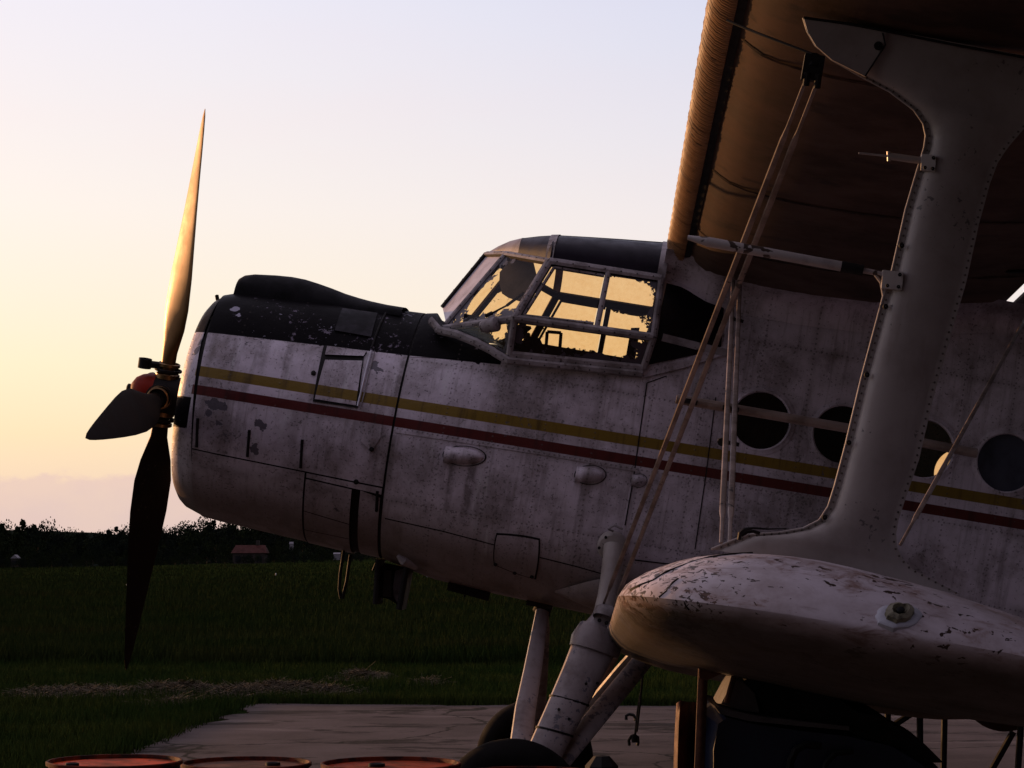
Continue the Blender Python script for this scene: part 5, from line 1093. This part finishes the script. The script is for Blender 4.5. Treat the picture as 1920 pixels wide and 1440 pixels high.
drum(462, 1415, 244, LID[1], 'oil drum with a brown rusty lid and a dark bung at its right', [(.12, .02, .034)])
drum(733, 1414, 262, LID[2], 'oil drum with dull red lid and black bung, third from left', [(-.06, -.01, .036)])
drum(990, 1431, 275, LID[3], 'oil drum in front of the near tyre, only its bright rim showing', [(.1, -.1, .03)])
# short dark post head beside the wheel
q = W(1128, 1428, 9.6); mb = MB(); mb.lathe([(0, .10), (.04, .10), (.06, .04), (q[2]-.14, .04), (q[2]-.12, .07), (q[2]-.03, .072), (q[2]+.012, .035), (q[2]+.016, .001)], (q[0], q[1], .012), (0, 0, 1), 8); tag(mb.build('bollard', M_DARK, None, False), 'short dark post with a faceted head just right of the oil drums', 'bollard')

# hanging tie-down with shackle
def tube_w(mb, pts, r_, n=7): mb.tube([W(x, y, d) for x, y, d in pts], r_, n)
tie = empty('tie_down_line', 'thin dark tie-down line with a shackle hanging under the fuselage behind the rear brace', 'rope', W(1187, 1400, 12.9))
def child_world(mb, name, mat, e, smooth=True):
    L0 = np.array(e.location); mb.v = [tuple(np.array(q_)-L0) for q_ in mb.v]; return mb.build(name, mat, e, smooth)
mb = MB(); tube_w(mb, [(1206, 1225, 12.9), (1203, 1290, 12.9), (1196, 1330, 12.9), (1190, 1385, 12.9)], .007); tube_w(mb, [(1209, 1225, 12.88), (1199, 1330, 12.88), (1194, 1372, 12.88)], .006); child_world(mb, 'line', M_DARK, tie)
mb = MB(); tube_w(mb, [(1180, 1398, 12.9), (1179, 1388, 12.9), (1184, 1380, 12.9), (1190, 1378, 12.9), (1196, 1382, 12.9), (1197, 1392, 12.9), (1195, 1398, 12.9)], .009); tube_w(mb, [(1188, 1378, 12.9), (1189, 1392, 12.9)], .016); child_world(mb, 'shackle', M_DARK, tie)
mb = MB(); d_ = 1.82*FOC/(1352-HY); tube_w(mb, [(1174, 1350, d_), (1174, 1342, d_), (1180, 1339, d_), (1188, 1341, d_), (1192, 1347, d_), (1191, 1352, d_)], .018); tag(mb.build('ground_ring', M_DARK), 'dark iron tie-down ring set in the concrete behind the rear brace', 'ring')

# covered machine under the wing
MD = 10.6
M_BLUE = dirty('dark_blue_machine_paint', (.014, .020, .045), (.008, .011, .024), .35, 3); M_TARP = plain('black_tarpaulin', (.008, .008, .009), .7); M_PALE = dirty('pale_hood_paint', (.08, .07, .075), (.045, .037, .037), .5, 5)
mach = empty('covered_machine', 'dark blue rounded machine under a black cover with a pale hood, below the lower wing', 'machine', (W(1480, 1440, MD)[0], MD, .012))
def ext(mb, outline, d0, d1, bul=.0, mi=0, n=6):        # outline in pixels at depth d0, carried back to d1 as a rounded body
    base = [W(x, y, d0) for x, y in outline]; c_ = sum(base)/len(base); G = []
    for i in range(n+1):
        a = i/n; k = 1-bul*(2*a-1)**4; G.append([np.array([c_[0]+(q_[0]-c_[0])*k, lerp(d0, d1, a), c_[2]+(q_[2]-c_[2])*k]) for q_ in base])
    mb.grid(G, cv=True, mi=mi); mb.cap(G[0], mi); mb.cap(G[-1], mi, True)
gp = lambda x: W(x, 0, MD)[0]
zb_y = HY+(EYE-.10)*FOC/MD
mb = MB(); ext(mb, [(1322, 1345), (1340, 1332), (1400, 1346), (1500, 1360), (1600, 1372), (1690, 1392), (1745, 1425), (1780, 1450), (1790, 1560), (1770, 1640), (1330, 1640), (1312, 1560), (1312, 1400)], MD-.55, MD+.75, .12); child_world(mb, 'hull', M_BLUE, mach)
mb = MB(); ext(mb, [(1334, 1322), (1360, 1330), (1420, 1342), (1500, 1352), (1600, 1363), (1600, 1371), (1500, 1362), (1400, 1352), (1345, 1338)], MD-.60, MD+.2, .05); child_world(mb, 'belt_line', M_PALE, mach)
mb = MB(); ext(mb, [(1346, 1322), (1362, 1290), (1374, 1270), (1392, 1272), (1420, 1300), (1430, 1342), (1390, 1336)], MD-.52, MD+.1, .15); child_world(mb, 'hood', M_PALE, mach)
mb = MB(); ext(mb, [(1376, 1272), (1395, 1262), (1408, 1256), (1430, 1250), (1456, 1258), (1464, 1250), (1488, 1256), (1495, 1281), (1541, 1290), (1567, 1305), (1590, 1320), (1616, 1338), (1665, 1346), (1700, 1370), (1722, 1380), (1748, 1402), (1786, 1440), (1740, 1440), (1600, 1378), (1500, 1358), (1425, 1345), (1405, 1300)], MD-.50, MD+.7, .10); child_world(mb, 'cover', M_TARP, mach)
mb = MB(); tube_w(mb, [(1362, 1318, MD-.6), (1368, 1295, MD-.6), (1378, 1262, MD-.6), (1386, 1238, MD-.6)], .013); tube_w(mb, [(1388, 1270, MD-.6), (1387, 1240, MD-.6)], .020); child_world(mb, 'lifting_arm', M_RUST, mach)
mb = MB(); tube_w(mb, [(1480, 1460, MD-.60), (1482, 1428, MD-.60), (1492, 1406, MD-.60), (1510, 1396, MD-.60), (1540, 1398, MD-.60)], .018); child_world(mb, 'hose', M_TARP, mach)
mb = MB(); tube_w(mb, [(1540, 1470, MD-.60), (1548, 1432, MD-.60), (1566, 1412, MD-.60), (1600, 1408, MD-.60)], .014); child_world(mb, 'hose', M_TARP, mach)
for x in (1400, 1700):
    mb = MB(); c_ = np.array([gp(x), MD-.5, .26]); mb.lathe([(-.08, .10), (-.09, .20), (-.06, .25), (.06, .25), (.09, .20), (.08, .10), (.02, .08), (.02, .001)], c_, (0, 1, 0), 32); child_world(mb, 'wheel', M_TYRE, mach)
# rusty post with bracket and the curved sheet beside it
PD = 10.0; post = empty('rusty_post', 'tall rusty steel post with a bracket at its head, left of the blue machine', 'post', (W(1310, 1440, PD)[0], PD, .012))
mb = MB(); a, c_ = W(1319, 1243, PD), W(1296, 1640, PD); c_[2] = .012; mb.bar(a, c_, .044, .05, (0, -1, 0)); child_world(mb, 'upright', M_RUST, post)
mb = MB(); ext(mb, [(1310, 1228), (1335, 1228), (1346, 1238), (1357, 1253), (1355, 1262), (1326, 1276), (1311, 1272)], PD-.03, PD+.06); child_world(mb, 'bracket', M_RUST, post)
sh = empty('curved_steel_sheet', 'upright curved rusty steel sheet standing just left of the rusty post', 'metal sheet', (W(1285, 1440, PD+.3)[0], PD+.3, .012))
mb = MB(); G = []
for i in range(13):
    a = i/12; y = lerp(1313, 1640, a); bow = math.sin(min(a*1.2, 1)*math.pi)*9; G.append([W(1304, y+4, PD+.5), W(1287, y+3, PD+.3), W(1280-bow*.1, y+2, PD+.22), W(1276-bow*.5, y, PD+.20), W(1273-bow*.6, y+6, PD+.25), W(1275-bow*.3, y+10, PD+.5)])
for q_ in G[-1]: q_[2] = .012
mb.grid(G); o = child_world(mb, 'sheet', M_RUST, sh); so_ = o.modifiers.new('thickness', 'SOLIDIFY'); so_.thickness = .012
# row of large wheels on a frame
RD = 13.5; rake = empty('wheel_rake', 'row of big dark brown discs carried on thin posts behind the lower wing', 'farm implement', (W(1770, 1300, RD)[0], RD, .012))
M_DISC = dirty('rusty_disc', (.060, .026, .018), (.03, .016, .012), .6, 6, bmp=.4)
for i, (x, y, r_) in enumerate(((1610, 1225, 68), (1696, 1246, 76), (1783, 1265, 78), (1884, 1282, 90), (1990, 1300, 95))):
    R0 = r_*RD/FOC; c_ = W(x, y, RD+.12*i); mb = MB(); mb.lathe([(-.012, .03), (-.012, .05), (-.006, R0*.30), (.03, R0*.72), (.015, R0*.97), (.0, R0), (.012, R0*.97), (.04, R0*.70), (.01, R0*.30), (.03, .05), (.03, .03)], c_, (.15, -1, .0), 48); child_world(mb, 'disc', M_DISC, rake)
def gpost(x0, y0, x1, d, r_=.022):
    a = W(x0, y0, d); c_ = W(x1, 1500, d); c_ = a+(c_-a)*((a[2]-.012)/(a[2]-c_[2])); return a, c_
mb = MB(); mb.tube([W(1560, 1215, RD+.3), W(2000, 1300, RD+.3)], .035, 8); child_world(mb, 'beam', M_RUST, rake)
for x0, y0, x1, d in ((1592, 1250, 1590, RD+.2), (1665, 1250, 1664, RD+.25), (1724, 1260, 1726, RD-.1), (1772, 1290, 1768, RD+.2), (1916, 1330, 1905, RD-.3)):
    mb = MB(); a, c_ = gpost(x0, y0, x1, d); mb.tube([a, c_], .020, 8); child_world(mb, 'stand_post', M_DARK, rake)
for p0, p1, d in (((1616, 1272), (1560, 1306), RD), ((1722, 1330), (1676, 1360), RD-.1), ((1900, 1372), (1856, 1450), RD-.3)):
    mb = MB(); tube_w(mb, [(*p0, d), (*p1, d)], .020); child_world(mb, 'brace_bar', M_DARK, rake)
